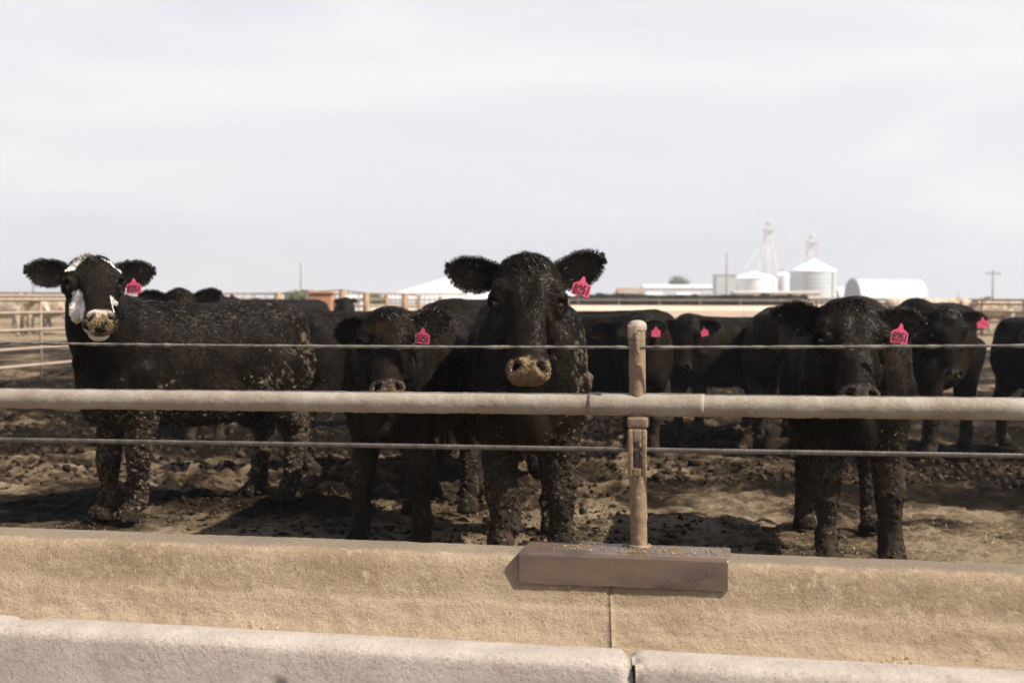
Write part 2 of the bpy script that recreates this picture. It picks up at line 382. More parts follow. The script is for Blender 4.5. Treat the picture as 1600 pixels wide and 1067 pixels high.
def bunk_section(s0, s1, label, seed):
    ss = np.arange(s0, s1+.001, .016); S, K = np.meshgrid(ss, np.arange(np_), indexing='ij'); S = S.ravel(); K = K.ravel()
    d = pr[K, 0]; z = pr[K, 1]; p = np.stack([S, d, z], 1)
    face = sstep(.13, .17, d)*(1-sstep(.55, .6, d))
    low = 1-sstep(.16, .27, z)
    disp = .0022*fbm(p*9, 4, seed)+face*.0030*fbm(p*28, 3, seed+3)*(1+1.0*low)+face*low*.006*np.maximum(0, .55-voro(p*30, 9))*(fbm(p*2.5, 2, 31) > .05)
    disp += .0015*fbm(p*2, 2, seed+9)+.0022*fbm(p*60, 2, seed+14)*(d < .6)
    crack = np.exp(-((z-.262-.006*fbm(p*6, 2, 3))/.004)**2)*face*.006*(fbm(p*1.5, 2, 8) > -.2)
    edge = np.minimum(S-s0, s1-S); jag = (.010+.008*(d > .6))*np.maximum(0, 1-edge/(.008+.02*(d > .6)))*(.5+1.4*fbm(p*12, 3, seed+20)).clip(0, 2)
    disp -= crack+jag*(1+1.0*(d > .6))
    chip = voro(p*3.0, seed+5); disp -= .014*sstep(.16, .08, chip)*(d > .62)
    d = d+nrm2[K, 0]*disp; z = z+nrm2[K, 1]*disp
    z = z-.0050*(S-.0)*sstep(.45, .6, pr[K, 0])*(z > .02)
    S2 = S+(edge < .004)*(.0+.010*(d > .6))*(fbm(p*9, 3, 44)-.3)*(1 if s0 < -1 else -1)+.22*(pr[K, 0]-.17)
    base = np.array(PB)[None]+np.outer(S2, np.array(E))+np.outer(d, np.array(NN)); base[:, 2] += z
    ns = len(ss); I = np.arange(ns*np_).reshape(ns, np_)
    F = np.stack([I[:-1, :-1], I[:-1, 1:], I[1:, 1:], I[1:, :-1]], -1).reshape(-1, 4).tolist()
    F.append(I[0].tolist()); F.append(I[-1].tolist()[::-1])
    lipv = sstep(.60, .66, pr[K, 0]+.02*fbm(p*7, 3, 5)); topv = sstep(.392, .402, pr[K, 1]+.006*fbm(p*8, 3, 77))*(pr[K, 0] < .12+.02*fbm(p*10, 2, 3))*(.75+.3*fbm(p*4, 2, 78)); lowv = sstep(.30, .22, pr[K, 1]+.02*fbm(p*5, 3, 79))*(pr[K, 0] < .5)
    me = np_mesh('feed_bunk', base, F, M['bunk'], colors={'lip': np.stack([lipv, topv, lowv], 1).clip(0, 1)})
    return tag(link('feed_bunk', me), label, 'feed trough', 'concrete feed bunk sections')
bunk_section(-7.0, -.0723, 'tan concrete feed bunk section left of the crack, below the white-faced and central cattle', 1)
bunk_section(-.0715, 6.0, 'tan concrete feed bunk section right of the crack, below the shaggy-crowned cow', 2)
# spilled feed in the trough and on the wall
def scatter_bunk(n, fn, size, seed, name, label, cols):
    r_ = np.random.default_rng(seed); pts = np.array([fn(r_) for _ in range(n)])
    base = np.array(PB)[None]+np.outer(pts[:, 0], np.array(E))+np.outer(pts[:, 1], np.array(NN)); base[:, 2] += pts[:, 2]
    sz = size*(.4+1.2*r_.random(n)**2); tn_ = r_.random((n, 1)); rgb = np.array(cols[0])*(1-tn_)+np.array(cols[1])*tn_
    V_, F_, C_ = blobs(base, sz, seed, .6, rgb=rgb)
    return tag(link(name, np_mesh(name, V_, F_, M['crumb'], False, {'coat': C_})), label, 'feed', kind='stuff')
def f_in(r_):
    c = r_.choice([-2.2, -1.15, -1.15, -2.1, .75]); s_ = c+.16*r_.standard_normal(); d_ = .33+.20*r_.random()
    return s_, d_, .115+.10*math.exp(-((s_-c)/.14)**2)*r_.random()-.05*abs(d_-.43)
scatter_bunk(2600, f_in, .0038, 3, 'yellow_feed', 'yellow chopped feed heaped in the trough bottom', ((.28, .20, .09), (.52, .39, .19)))

# ------------------------------------------------------------------ fence at the bunk
def pipe_mesh(name, s0, s1, z0, z1, r, mat, parent, seed, d=0, crust=.003, step=.012, n=28, sag=0):
    ss = np.arange(s0, s1+1e-6, step); a = np.arange(n)*2*math.pi/n
    S, A = np.meshgrid(ss, a, indexing='ij'); S = S.ravel(); A = A.ravel()
    p = np.stack([S*1.0, np.cos(A)*r, np.sin(A)*r], 1)
    under = sstep(.3, -.5, np.sin(A))
    rr_ = r+crust*fbm(p*40, 3, seed)*(.4+.9*under)+crust*.5*np.maximum(0, .5-voro(p*60, seed))*2
    zc = z0+(z1-z0)*(S+1.9)/3.4+sag*((S+.3)/1.9)**2
    q = np.array(PB)[None]+np.outer(S, np.array(E))+np.outer(d+np.cos(A)*rr_, np.array(NN)); q[:, 2] = zc+np.sin(A)*rr_
    ns = len(ss); I = np.arange(ns*n).reshape(ns, n)
    F = np.stack([I[:-1], I[1:], np.roll(I[1:], -1, 1), np.roll(I[:-1], -1, 1)], -1).reshape(-1, 4).tolist()
    F.append(I[0].tolist()); F.append(I[-1].tolist()[::-1])
    return link(name, np_mesh(name, q, F, mat), parent)
K0 = 5.0/FPX; K1 = 4.35/FPX
# rail heights at the photo's left and right edges (s = -2.25 .. 1.18); pipe_mesh interpolates over s=-1.9..1.5
def hz(zl, zr):
    g = (zr-zl)/3.43; return zl+g*.35, zl+g*.35+g*3.4
rl = empty('pipe_rail', W(0, .03, .87)); tag(rl, 'thick dirt-crusted steel neck rail running across the front of the pen', 'fence rail')
rl.location = (0, 0, 0)
za, zb = hz(CAM_H-158*K0, CAM_H-171*K1)
pipe_mesh('rail', -7, -.155, za, zb, .0350, M['pipe'], rl, 1, .0)
pipe_mesh('rail', .12, 5.5, za, zb, .0355, M['pipe'], rl, 2, .0)
pipe_mesh('sleeve', -.165, .213, za+.001, zb+.001, .0372, M['pipe'], rl, 3, .0, .002)
za, zb = hz(CAM_H-76.5*K0, CAM_H-75*K1)
tw = pipe_mesh('wire', -7, 5.5, za, zb, .0048, M['wire'], None, 7, .045, .0035, .008, 8, .012)
tag(tw, 'thin crusted top wire stretched above the neck rail', 'wire')
# twisted lower cable
za, zb = hz(CAM_H-221.5*K0, CAM_H-243*K1)
mbc = MB(); ss = np.arange(-6, 4.5, .012)
cv = []; cf = []; nb = 0
for k in range(6):
    a = 2*math.pi*k/6+ss*2*math.pi/.105; ctr = np.stack([ss, .036+.0052*np.cos(a), za+(zb-za)*(ss+1.9)/3.4+.0052*np.sin(a)], 1)
    j = np.arange(6)*2*math.pi/6
    ring = ctr[:, None]+.0034*np.stack([0*j, np.cos(j), np.sin(j)], 1)[None]
    q = np.array(PB)[None, None]+ring[..., :1]*np.array(E)+ring[..., 1:2]*np.array(NN); q[..., 2] += ring[..., 2]
    I = np.arange(len(ss)*6).reshape(-1, 6)+nb; nb += len(ss)*6
    cv.append(q.reshape(-1, 3)); cf.append(np.stack([I[:-1], I[1:], np.roll(I[1:], -1, 1), np.roll(I[:-1], -1, 1)], -1).reshape(-1, 4))
cb = link('cable', np_mesh('cable', np.concatenate(cv), np.concatenate(cf), M['cable'])); tag(cb, 'twisted steel cable strung below the neck rail', 'cable')

# post with its base channel
post = empty('fence_post', W(0, 0, .41)); tag(post, 'rusty pipe fence post standing on a brown steel channel', 'fence post')
pm = Matrix.Translation(-post.location)
def loc(v): return Vector(v)-post.location
mbp = MB(); zs = np.linspace(.405, 1.125, 90)
V = []; F = []; n = 32
for i, z in enumerate(zs):
    lean = -.010*(z-.41)/.7
    for k in range(n):
        a = 2*math.pi*k/n; V.append(loc(W(lean+.0272*math.cos(a), .0272*math.sin(a)-.0, z)))
V = np.array([tuple(v) for v in V]); nr = V.copy(); nr[:, 2] = 0; ctr_ = V.reshape(-1, n, 3).mean(1).repeat(n, 0)
V = V+unit(V-ctr_)*(.0018*fbm(V*35, 4, 4)+.0012*fbm(V*8, 2, 9)+.0022*np.exp(-((V[:, 2]-.105)/.006)**2))[:, None]
I = np.arange(len(V)).reshape(-1, n); F = np.stack([I[:-1], np.roll(I[:-1], -1, 1), np.roll(I[1:], -1, 1), I[1:]], -1).reshape(-1, 4).tolist(); F.append(I[-1].tolist())
link('pipe', np_mesh('pipe', V, F, M['post']), post)
def frame(v): # oriented matrix in fence frame
    Mx = Matrix(((E.x, NN.x, 0, 0), (E.y, NN.y, 0, 0), (0, 0, 1, 0), (0, 0, 0, 1))); Mx.translation = loc(v); return Mx
def lump_mesh(name, mb, mat, parent, amp, f, seed, sub=2):
    """subdivide a hard-edged part and roughen it"""
    bm = bmesh.new()
    vs = [bm.verts.new(v) for v in mb.v]
    for f_ in mb.f: bm.faces.new([vs[i] for i in f_])
    bmesh.ops.remove_doubles(bm, verts=bm.verts, dist=1e-5)
    bmesh.ops.subdivide_edges(bm, edges=bm.edges[:], cuts=sub, use_grid_fill=True); bm.normal_update()
    Vn = np.array([v.co for v in bm.verts]); ns_ = fbm(Vn*f, 3, seed)
    for v, q in zip(bm.verts, ns_): v.co += v.normal*float(q)*amp
    me = bpy.data.meshes.new(name); bm.to_mesh(me); bm.free(); me.materials.append(mat)
    me.polygons.foreach_set('use_smooth', np.ones(len(me.polygons), dtype=bool)); me.set_sharp_from_angle(angle=R(50))
    return link(name, me, parent)
# cap: mortar dome + block on the left
V = []; F = []; n = 28; prf = [(0.029, 1.118), (.0305, 1.124), (.0305, 1.132), (.028, 1.141), (.021, 1.147), (.012, 1.150), (0.002, 1.151)]
for r_, z in prf:
    for k in range(n):
        a = 2*math.pi*k/n; V.append(tuple(loc(W(-.010+r_*math.cos(a), r_*math.sin(a), z))))
V = np.array(V); V = V+.002*np.stack([fbm(V*30, 3, s_) for s_ in (1, 2, 3)], 1)
I = np.arange(len(V)).reshape(-1, n); F = np.stack([I[:-1], np.roll(I[:-1], -1, 1), np.roll(I[1:], -1, 1), I[1:]], -1).reshape(-1, 4).tolist(); F.append(I[-1].tolist())
link('cap', np_mesh('cap', V, F, M['pipe']), post)
mb = MB(); mb.box(None, (.030, .022, .045), bev=.003, M=frame(W(-.022, .026, 1.112))); lump_mesh('block', mb, M['post'], post, .0015, 30, 3)
mb = MB(); mb.box(None, (.013, .010, .060), bev=.003, M=frame(W(-.004, .052, 1.075))); mb.box(None, (.013, .03, .010), bev=.002, M=frame(W(-.004, .040, 1.108))); lump_mesh('wire_clip', mb, M['post'], post, .001, 40, 5)
# brackets under the rail
mb = MB(); mb.box(None, (.066, .062, .034), bev=.006, M=frame(W(-.004, .004, .823))); lump_mesh('collar', mb, M['post'], post, .003, 25, 6)
mb = MB()
for sx_ in (-1, 1): mb.box(None, (.016, .014, .150), bev=.004, M=frame(W(-.003+sx_*.022, .040, .727)))
mb.box(None, (.0285, .0135, .040), bev=.003, M=frame(W(-.003, .040, .782))); mb.box(None, (.0285, .0135, .026), bev=.003, M=frame(W(-.003, .040, .665)))
lump_mesh('slotted_bracket', mb, M['post'], post, .0016, 30, 8)
mb = MB(); mb.box(None, (.012, .012, .075), bev=.003, M=frame(W(-.004, .030, .735))); lump_mesh('pin', mb, M['cable'], post, .001, 30, 9)
# base channel: inverted U bent over the wall top
mb = MB(); th = .008; x0, x1 = -.365, .292; 
ctr = (x0+x1)/2; ln = x1-x0
prf = [(-.056, .33), (-.056, .412), (-.050, .418), (.150, .418), (.158, .415), (.162, .408), (.166, .318), (.158, .318), (.154, .406), (.150, .410), (-.048, .410), (-.048, .33)]
V = []; F = []; ns = 24
for i in range(ns+1):
    s_ = x0+ln*i/ns
    for d_, z_ in prf: V.append(tuple(loc(W(s_, d_, z_+.0015*math.sin(i*1.3)*(z_ < .35)))))
k = len(prf)
for i in range(ns):
    for j in range(k): F.append([i*k+j, i*k+(j+1) % k, (i+1)*k+(j+1) % k, (i+1)*k+j])
F.append(list(range(k))[::-1]); F.append([ns*k+j for j in range(k)])
ch = link('base_channel', np_mesh('base_channel', V, F, M['plate'], False), post)
bv = ch.modifiers.new('b', 'BEVEL'); bv.width = .0025; bv.segments = 2; bv.limit_method = 'ANGLE'
# welds
mb = MB(); mb.tube([loc(W(.034*math.cos(a), .034*math.sin(a), .4225)) for a in np.linspace(0, 6.283, 25)], .006, 8); lump_mesh('weld', mb, M['post'], post, .002, 60, 3, 1)
r_ = np.random.default_rng(12); n = 3800
sv = x0+ln*r_.random(n); dv = -.045+.17*r_.random(n)**.8
keep = (np.sin(sv*23)+np.sin(sv*9+1)+.8*r_.standard_normal(n)) > .1; sv, dv = sv[keep], dv[keep]
cen = np.array(PB)[None]+np.outer(sv, np.array(E))+np.outer(dv, np.array(NN)); cen[:, 2] = .4205
sz = .0008+.0028*r_.random(len(sv))**5; tn_ = r_.random((len(sv), 1))
Vb, Fb, Cb = blobs(cen, sz, 8, .7, rgb=np.array([.16, .11, .07])*(1-tn_)+np.array([.33, .25, .17])*tn_)
tag(link('dirt_crumbs', np_mesh('dirt_crumbs', Vb, Fb, M['crumb'], True, {'coat': Cb})), 'dirt and crumbs lying on top of the steel base channel', 'dirt', kind='stuff')

# ------------------------------------------------------------------ cattle
def catmull(A, k):
    A = np.asarray(A, float); n = len(A); out = []
    for i in range(n-1):
        p0, p1, p2, p3 = A[max(i-1, 0)], A[i], A[i+1], A[min(i+2, n-1)]
        for j in range(k):
            t = j/k; out.append(.5*(2*p1+(p2-p0)*t+(2*p0-5*p1+4*p2-p3)*t*t+(3*p1-p0-3*p2+p3)*t**3))
    out.append(A[-1]); return np.array(out)
class Body:
    def __init__(s): s.v = []; s.f = []; s.n = 0
    def loft(s, C, U, Wv, a, b_, n=20, e=2.0):
        """rings at centres C, half axes a along U and b along Wv"""
        k = len(C); th = np.arange(n)*2*math.pi/n
        cu, su = np.cos(th), np.sin(th)
        cu = np.sign(cu)*np.abs(cu)**(2/e); su = np.sign(su)*np.abs(su)**(2/e)
        V = C[:, None]+U[:, None]*(a[:, None]*cu[None])[..., None]+Wv[:, None]*(b_[:, None]*su[None])[..., None]
        V = np.concatenate([V.reshape(-1, 3), C[:1], C[-1:]]); o = s.n; s.v.append(V)
        for i in range(k-1):
            for j in range(n):
                s.f.append([o+i*n+j, o+i*n+(j+1) % n, o+(i+1)*n+(j+1) % n, o+(i+1)*n+j])
        for j in range(n):
            s.f.append([o+k*n, o+(j+1) % n, o+j]); s.f.append([o+k*n+1, o+(k-1)*n+j, o+(k-1)*n+(j+1) % n])
        s.n += len(V)
    def limb(s, pts, rad, k=4, rx=None, n=14):
        pts = catmull(pts, k); rad = catmull(np.array(rad)[:, None], k)[:, 0]
        T = unit(np.gradient(pts, axis=0)); ref = np.array([1., 0, 0])
        U = unit(ref-T*(T@ref)[:, None]); Wv = np.cross(T, U)
        s.loft(pts, U, Wv, rad*(rx or 1.0), rad, n)
    def ball(s, c, r, ax=None):
        r = np.array(r, float)*np.ones(3); A = np.eye(3) if ax is None else np.asarray(ax, float)
        t = np.linspace(-.999, .999, 12); rr_ = np.sqrt(1-t*t)
        C = np.array(c)[None]+np.outer(t*r[2], A[2]); s.loft(C, np.tile(A[0], (12, 1)), np.tile(A[1], (12, 1)), rr_*r[0], rr_*r[1], 16)
    def remesh(s, vox):
        me = bpy.data.meshes.new('tmp'); me.from_pydata(np.concatenate(s.v).tolist(), [], s.f); me.update()
        o = bpy.data.objects.new('tmp', me); COL.objects.link(o)
        md = o.modifiers.new('r', 'REMESH'); md.mode = 'VOXEL'; md.voxel_size = vox; md.adaptivity = 0
        dg = bpy.context.evaluated_depsgraph_get(); ev = o.evaluated_get(dg); m2 = ev.to_mesh()
        V = np.zeros(len(m2.vertices)*3); m2.vertices.foreach_get('co', V); V = V.reshape(-1, 3)
        F = np.zeros(len(m2.polygons)*4, dtype=np.int64); ls = np.zeros(len(m2.polygons), dtype=np.int64); m2.polygons.foreach_get('loop_total', ls)
        allv = np.zeros(len(m2.loops), dtype=np.int64); m2.loops.foreach_get('vertex_index', allv)
        F = allv.reshape(-1, 4) if (ls == 4).all() else None
        if F is None:
            st = np.concatenate([[0], np.cumsum(ls)[:-1]]); q = ls == 4; F = np.stack([allv[st[q]+i] for i in range(4)], 1)
            tq = ls == 3; F3 = np.stack([allv[st[tq]], allv[st[tq]+1], allv[st[tq]+2], allv[st[tq]+2]], 1); F = np.concatenate([F, F3])
        ev.to_mesh_clear(); bpy.data.objects.remove(o); bpy.data.meshes.remove(me)
        return V, F
def edges_of(F):
    e = np.concatenate([F[:, [0, 1]], F[:, [1, 2]], F[:, [2, 3]], F[:, [3, 0]]]); return np.unique(np.sort(e, 1), axis=0)
def smooth(V, E_, it, w=None, lam=.5):
    deg = np.bincount(E_.ravel(), minlength=len(V))[:, None]
    for _ in range(it):
        a = np.stack([np.bincount(E_[:, 0], V[E_[:, 1], k], len(V))+np.bincount(E_[:, 1], V[E_[:, 0], k], len(V)) for k in range(3)], 1)
        d = a/np.maximum(deg, 1)-V
        V = V+d*(lam if w is None else lam*w[:, None])
    return V
def normals_of(V, F):
    fn = np.cross(V[F[:, 2]]-V[F[:, 0]], V[F[:, 3]]-V[F[:, 1]])
    n = np.stack([sum(np.bincount(F[:, c], fn[:, k], len(V)) for c in range(4)) for k in range(3)], 1)
    return unit(n), .5*np.linalg.norm(fn, axis=1)
def Rz(a): c, s_ = math.cos(a), math.sin(a); return np.array([[c, -s_, 0], [s_, c, 0], [0, 0, 1.]])
def rot(ax, a):
    return np.array(Matrix.Rotation(a, 3, Vector(ax)))
BLACK = np.array([.0078, .0063, .0050])

def make_cow(label, loc_, heading, poll, pitch=15, yaw=0, roll=0, s=1.0, hs=1.12, vox=.010, hair=50000, cat='cow', group='black cattle in the pen',
             legs=None, width=1.0, ears=((0, 0, 0), (0, 0, 0)), tagp=None, mud=1.0, paint=None, base=BLACK, brown=.3, muzzle='feed', lumps=3500, crumbs=900, seed=1, tail=True, neck_low=0., body_mud=None, mudlight=(.085, .066, .048), chest=1.0):
    """heading in degrees about z from facing the camera; poll = world point of the crown of the head"""
    root = empty('cow', loc_, R(heading)); tag(root, label, cat, group)
    Rb = Rz(R(heading)); toL = lambda p: Rb.T @ (np.array(p)-np.array(loc_))
    B = Body()
    # torso rings: y, z centre, half width, half height
    tr = np.array([(-.70, .84, .10, .15), (-.66, .85, .155, .235), (-.56, .86, .205, .315), (-.42, .865, .235, .345), (-.2, .855, .262, .345), (.08, .84, .285, .35), (.32, .85, .275, .34),
                   (.52, .885, .25, .305), (.66, .93, .225, .265), (.78, .965, .18, .215), (.85, .98, .11, .14), (.875, .985, .05, .07)])
    tr = catmull(tr, 3)*s; k = len(tr)
    C = np.stack([0*tr[:, 0], tr[:, 0], tr[:, 1]], 1)
    B.loft(C, np.tile([1., 0, 0], (k, 1)), np.tile([0, 0, 1.], (k, 1)), tr[:, 2]*width, tr[:, 3], 32, 2.35)
    for sg in (-1, 1):
        B.ball((sg*.15*s*width, .60*s, 1.09*s), (.075*s, .13*s, .085*s))                      # hook bones
        B.ball((sg*.155*s*width, -.44*s, .92*s), (.085*s*chest, .16*s, .24*s))                       # shoulder
        B.ball((sg*.13*s*width, .70*s, .82*s), (.10*s, .15*s, .22*s))                         # thigh
    B.ball((0, -.62*s, .66*s), (.085*s*chest, .11*s, .13*s))                                          # brisket
    B.ball((0, -.40*s, 1.15*s), (.07*s, .2*s, .06*s)); B.ball((0, .82*s, 1.02*s), (.05*s, .07*s, .09*s))
    # legs
    lg = legs or [(0, 0)]*4
    hoofs = []
    for i, sg in ((0, -1), (1, 1)):
        dx, dy = lg[i]; x = sg*.135*width
        pts = [(x*1.1, -.46, .86), (x*1.1, -.45, .70), (x, -.44, .56), (x+dx*.35, -.45+dy*.4, .38), (x+dx*.4, -.455+dy*.45, .34), (x+dx*.7, -.445+dy*.75, .22), (x+dx*.9, -.44+dy*.95, .125), (x+dx, -.475+dy, .075), (x+dx, -.50+dy, .04), (x+dx, -.51+dy, .004)]
        B.limb(np.array(pts)*s, np.array([.115, .10, .083, .062, .060, .043, .050, .045, .056, .064])*s*[1.0])
        hoofs.append(((x+dx)*s, (-.50+dy)*s))
    for i, sg in ((2, -1), (3, 1)):
        dx, dy = lg[i]; x = sg*.15*width
        pts = [(x, .58, .86), (x*1.1, .50, .70), (x*1.1, .56, .58), (x+dx*.3, .70+dy*.3, .45), (x+dx*.4, .72+dy*.4, .41), (x+dx*.7, .675+dy*.7, .25), (x+dx*.9, .655+dy*.95, .125), (x+dx, .63+dy, .075), (x+dx, .60+dy, .04), (x+dx, .59+dy, .004)]
        B.limb(np.array(pts)*s, np.array([.18, .15, .105, .066, .062, .046, .052, .047, .056, .064])*s)
        hoofs.append(((x+dx)*s, (.61+dy)*s))
    if tail:
        B.limb(np.array([(0, .80, 1.10), (0, .88, 1.07), (.01, .905, .95), (.015, .90, .75), (.01, .89, .6), (.02, .885, .45), (.01, .89, .33)])*s, np.array([.04, .034, .022, .016, .022, .034, .012])*s)
    # head frame (world), then local
    Xh = np.array([1., 0, 0]); Dh = np.array([0, 0, -1.]); Fh = np.array([0, -1., 0])
    Hm = Rz(R(yaw)) @ rot((1, 0, 0), -R(pitch)) @ rot((0, -1, 0), R(roll))
    Xh, Dh, Fh = (Rb.T @ (Hm @ v) for v in (Xh, Dh, Fh))
    O = toL(poll); h = hs*s
    HA = np.stack([Xh, Dh, Fh])      # rows
    DL = .88
    hp = lambda x, d, f: O+h*(x*Xh+d*DL*Dh+f*Fh)
    hr = np.array([(-.028, -.055, .028, .030), (-.018, -.058, .064, .054), (.01, -.062, .098, .074), (.06, -.068, .116, .087), (.115, -.070, .121, .094), (.165, -.078, .122, .100), (.21, -.081, .111, .100), (.26, -.079, .093, .091),
                   (.32, -.070, .074, .080), (.37, -.062, .067, .070), (.41, -.056, .067, .064), (.445, -.053, .072, .060), (.475, -.055, .071, .055), (.495, -.062, .060, .044), (.508, -.07, .038, .028)])
    hr = catmull(hr, 3); k = len(hr)
    C = O[None]+h*(hr[:, :1]*DL*Dh+hr[:, 1:2]*Fh)
    B.loft(C, np.tile(Xh, (k, 1)), np.tile(Fh, (k, 1)), hr[:, 2]*h, hr[:, 3]*h, 28, 2.25)
    HAx = np.stack([Xh, Fh, Dh])
    def hb(x, d, f, rx, rf, rd): B.ball(hp(x, d, f), (rx*h, rf*h, rd*h), HAx)
    for sg in (-1, 1):
        hb(sg*.090, .130, -.014, .036, .028, .034)    # brow
        hb(sg*.076, .235, -.120, .038, .065, .085)     # cheek
        hb(sg*.045, .455, -.028, .028, .024, .024)    # nostril wing
        hb(sg*.080, .045, -.075, .040, .035, .04)     # ear base
    hb(0, .0, -.065, .055, .045, .045); hb(0, .455, -.113, .048, .030, .042); hb(0, .36, -.115, .045, .032, .10); hb(0, .24, -.15, .055, .06, .10)
    # neck
    S0 = np.array([0, -.40*s, .93*s]); H0 = hp(0, .10, -.14)
    dirn = unit(H0-S0); c1 = S0+np.array([0, -.22*s, .10*s]); c2 = H0-h*.10*Fh*(-1)*(-1)+h*np.array([0, 0, -.02]) - h*.06*Fh
    t = np.linspace(0, 1, 14)[:, None]
    C = (1-t)**3*S0+3*(1-t)**2*t*c1+3*(1-t)*t*t*c2+t**3*H0
    T = unit(np.gradient(C, axis=0)); X0 = np.array([1., 0, 0]); U = unit((1-t)*X0+t*Xh); U = unit(U-T*(U*T).sum(1, keepdims=True)); Wv = np.cross(T, U)
    tt = t[:, 0]
    B.loft(C, U, Wv, s*(.205*(1-tt)+.098*hs*tt)*width**(1-tt), s*(.305*(1-tt)**1.0+.118*hs*tt), 24, 2.1)
    # dewlap under the throat
    tm = .55; Cm = C[7]; low = Cm+np.array([0, 0, -(.19+neck_low)*s]); B.ball(low, (.035*s, .16*s, .09*s))
    V, F = B.remesh(vox)
    E_ = edges_of(F)
    hl = lambda V_: ((V_-O) @ HA.T)/(h*np.array([1, DL, 1]))               # head coords x, d, f
    q = hl(V); inhead = sstep(.62, .40, np.sqrt((q[:, 0]*1.1)**2+(q[:, 1]-.22)**2+(q[:, 2]+.03)**2)) 
    wsm = 1-inhead
    V = smooth(V, E_, 3); legw = sstep(.5, .35, V[:, 2]/s)
    V = smooth(V, E_, int(26*(.01/vox)**2)+2, wsm*(1-.85*legw))
    Nn, _ = normals_of(V, F); q = hl(V)
    if (Nn*(V-V.mean(0))).sum() < 0: Nn = -Nn; F = F[:, ::-1]
    # face carving
    disp = np.zeros(len(V))
    for sg in (-1, 1):
        d2 = np.sqrt((q[:, 0]-sg*.110)**2+(q[:, 1]-.178)**2+(q[:, 2]+.045)**2)
        disp += .011*np.exp(-((d2-.038)/.009)**2)*sstep(.20, .16, q[:, 1])+.004*np.exp(-((d2-.036)/.009)**2) - .016*sstep(.030, .014, d2)-.008*np.exp(-((d2-.06)/.012)**2)*(q[:, 1] > .17)
        d3 = np.sqrt(((q[:, 0]-sg*.040-.25*sg*(q[:, 1]-.47))/1.0)**2+((q[:, 1]-.472)/1.1)**2)
        fr = (q[:, 2] > -.06)
        disp += fr*(.004*np.exp(-((d3-.023)/.007)**2)-.020*sstep(.019, .007, d3))
        disp -= .007*np.exp(-((np.abs(q[:, 0])-.072)/.016)**2)*np.exp(-((q[:, 1]-.29)/.07)**2)*(q[:, 2] > -.1)
    disp -= .007*np.exp(-(q[:, 0]/.03)**2)*np.exp(-((q[:, 1]-.15)/.05)**2)*(q[:, 2] > -.05)
    disp += .004*fbm(q*np.array([26, 11, 10]), 3, seed+90)*(q[:, 1] < .40)
    disp -= .008*np.exp(-((q[:, 2]+.098-.15*(q[:, 1]-.5)**1)/.007)**2)*(q[:, 1] > .40)*(q[:, 1] < .56)     # mouth
    disp -= .004*np.exp(-(q[:, 0]/.010)**2)*(q[:, 1] > .475)*(q[:, 1] < .52)*(q[:, 2] > -.09)
    V = V+Nn*(disp*h*inhead.clip(0, 1))[:, None]
    # body relief: muscle/skin folds, mud crust low on the legs
    zz = V[:, 2]/s
    hi = 1-inhead
    V = V+Nn*(hi*(.010*fbm(V*4.5, 3, seed)+.002*fbm(V*16, 3, seed+1)))[:, None]*s
    vert = V*np.array([22, 22, 5.]); V = V+Nn*(hi*sstep(.55, .8, zz)*(V[:, 1] < -.3*s)*.003*fbm(vert, 2, seed+2))[:, None]
    mm = fbm(V*3.0, 3, seed+5)
    crust = sstep(.75, .35, zz+.25*mm)*hi*mud
    vv = voro(V*34+fbm(V*12, 2, seed)[:, None]*.6, seed+6)
    V = V+Nn*(crust*(.010*np.maximum(0, .62-vv)*(.4+1.4*sstep(-.2, .4, fbm(V*7, 2, seed+8)))+.006*fbm(V*45, 2, seed+7)+.008*fbm(V*14, 2, seed+12)+.004))[:, None]
    V[:, 2] = np.maximum(V[:, 2], 0.0)
    Nn, fa = normals_of(V, F)
    if (Nn*(V-V.mean(0))).sum() < 0: Nn = -Nn
    q = hl(V)
    # colours
    col = np.tile(base, (len(V), 1))*(1+.5*fbm(V*4, 3, seed+30))[:, None]
    br = sstep(.0, .5, fbm(V*2.0, 3, seed+31)+.2)[:, None]*brown
    col = col*(1-br)+br*np.array([.016, .009, .0055])*(base.max() < .05)+br*base*(base.max() >= .05)
    mudc = np.array([.030, .024, .019])
    dryc = np.array([.12, .095, .07])
    cm_ = crust[:, None]*.9; dryf = (sstep(.1, .5, fbm(V*6, 3, seed+40)+.15)*sstep(.45, .25, vv)*.8)[:, None]
    if body_mud is not None:
        bmk = body_mud(V/s); spl = sstep(.05, .2, fbm(V*38, 3, seed+41)-.42+bmk*.62)[:, None]*(bmk > .01)[:, None]
        V = V+Nn*(spl[:, 0]*.004)[:, None]
        col = col*(1-spl)+spl*dryc*.7*(.5+.9*rng.random((len(V), 1)))
    col = col*(1-cm_)+cm_*(mudc*(1-dryf)+dryc*dryf)
    inh = inhead > .05
    if paint is not None: col = paint(q, col, inh)
    # muzzle
    mz = inh*sstep(.430, .452, q[:, 1]+.012*fbm(V*60, 2, 3))*(q[:, 2] > -.098)*sstep(.088, .07, np.abs(q[:, 0]))
    skin = np.array([.035, .028, .026]) if muzzle != 'pale' else np.array([.42, .36, .355])
    ft = .0 if muzzle == 'bare' else 1.0
    if muzzle == 'pale':
        pad = (mz*sstep(.056, .046, np.abs(q[:, 0])+.006*fbm(V*60, 2, 4))*sstep(.495, .475, q[:, 1]))[:, None]; col = col*(1-mz[:, None])+mz[:, None]*base*1.6; col = col*(1-pad)+pad*skin
    else: col = col*(1-mz[:, None])+mz[:, None]*skin
    fd = {'feed': .9, 'pale': .85, 'some': .45, 'bare': .0}[muzzle]
    fz = mz*sstep(.46, .50, q[:, 1]+.05*(fd-.5)-(.032 if muzzle == 'pale' else 0)+.075*fbm(V*34, 3, 9))*fd*(sstep(.058, .042, np.abs(q[:, 0])) if muzzle == 'pale' else 1)
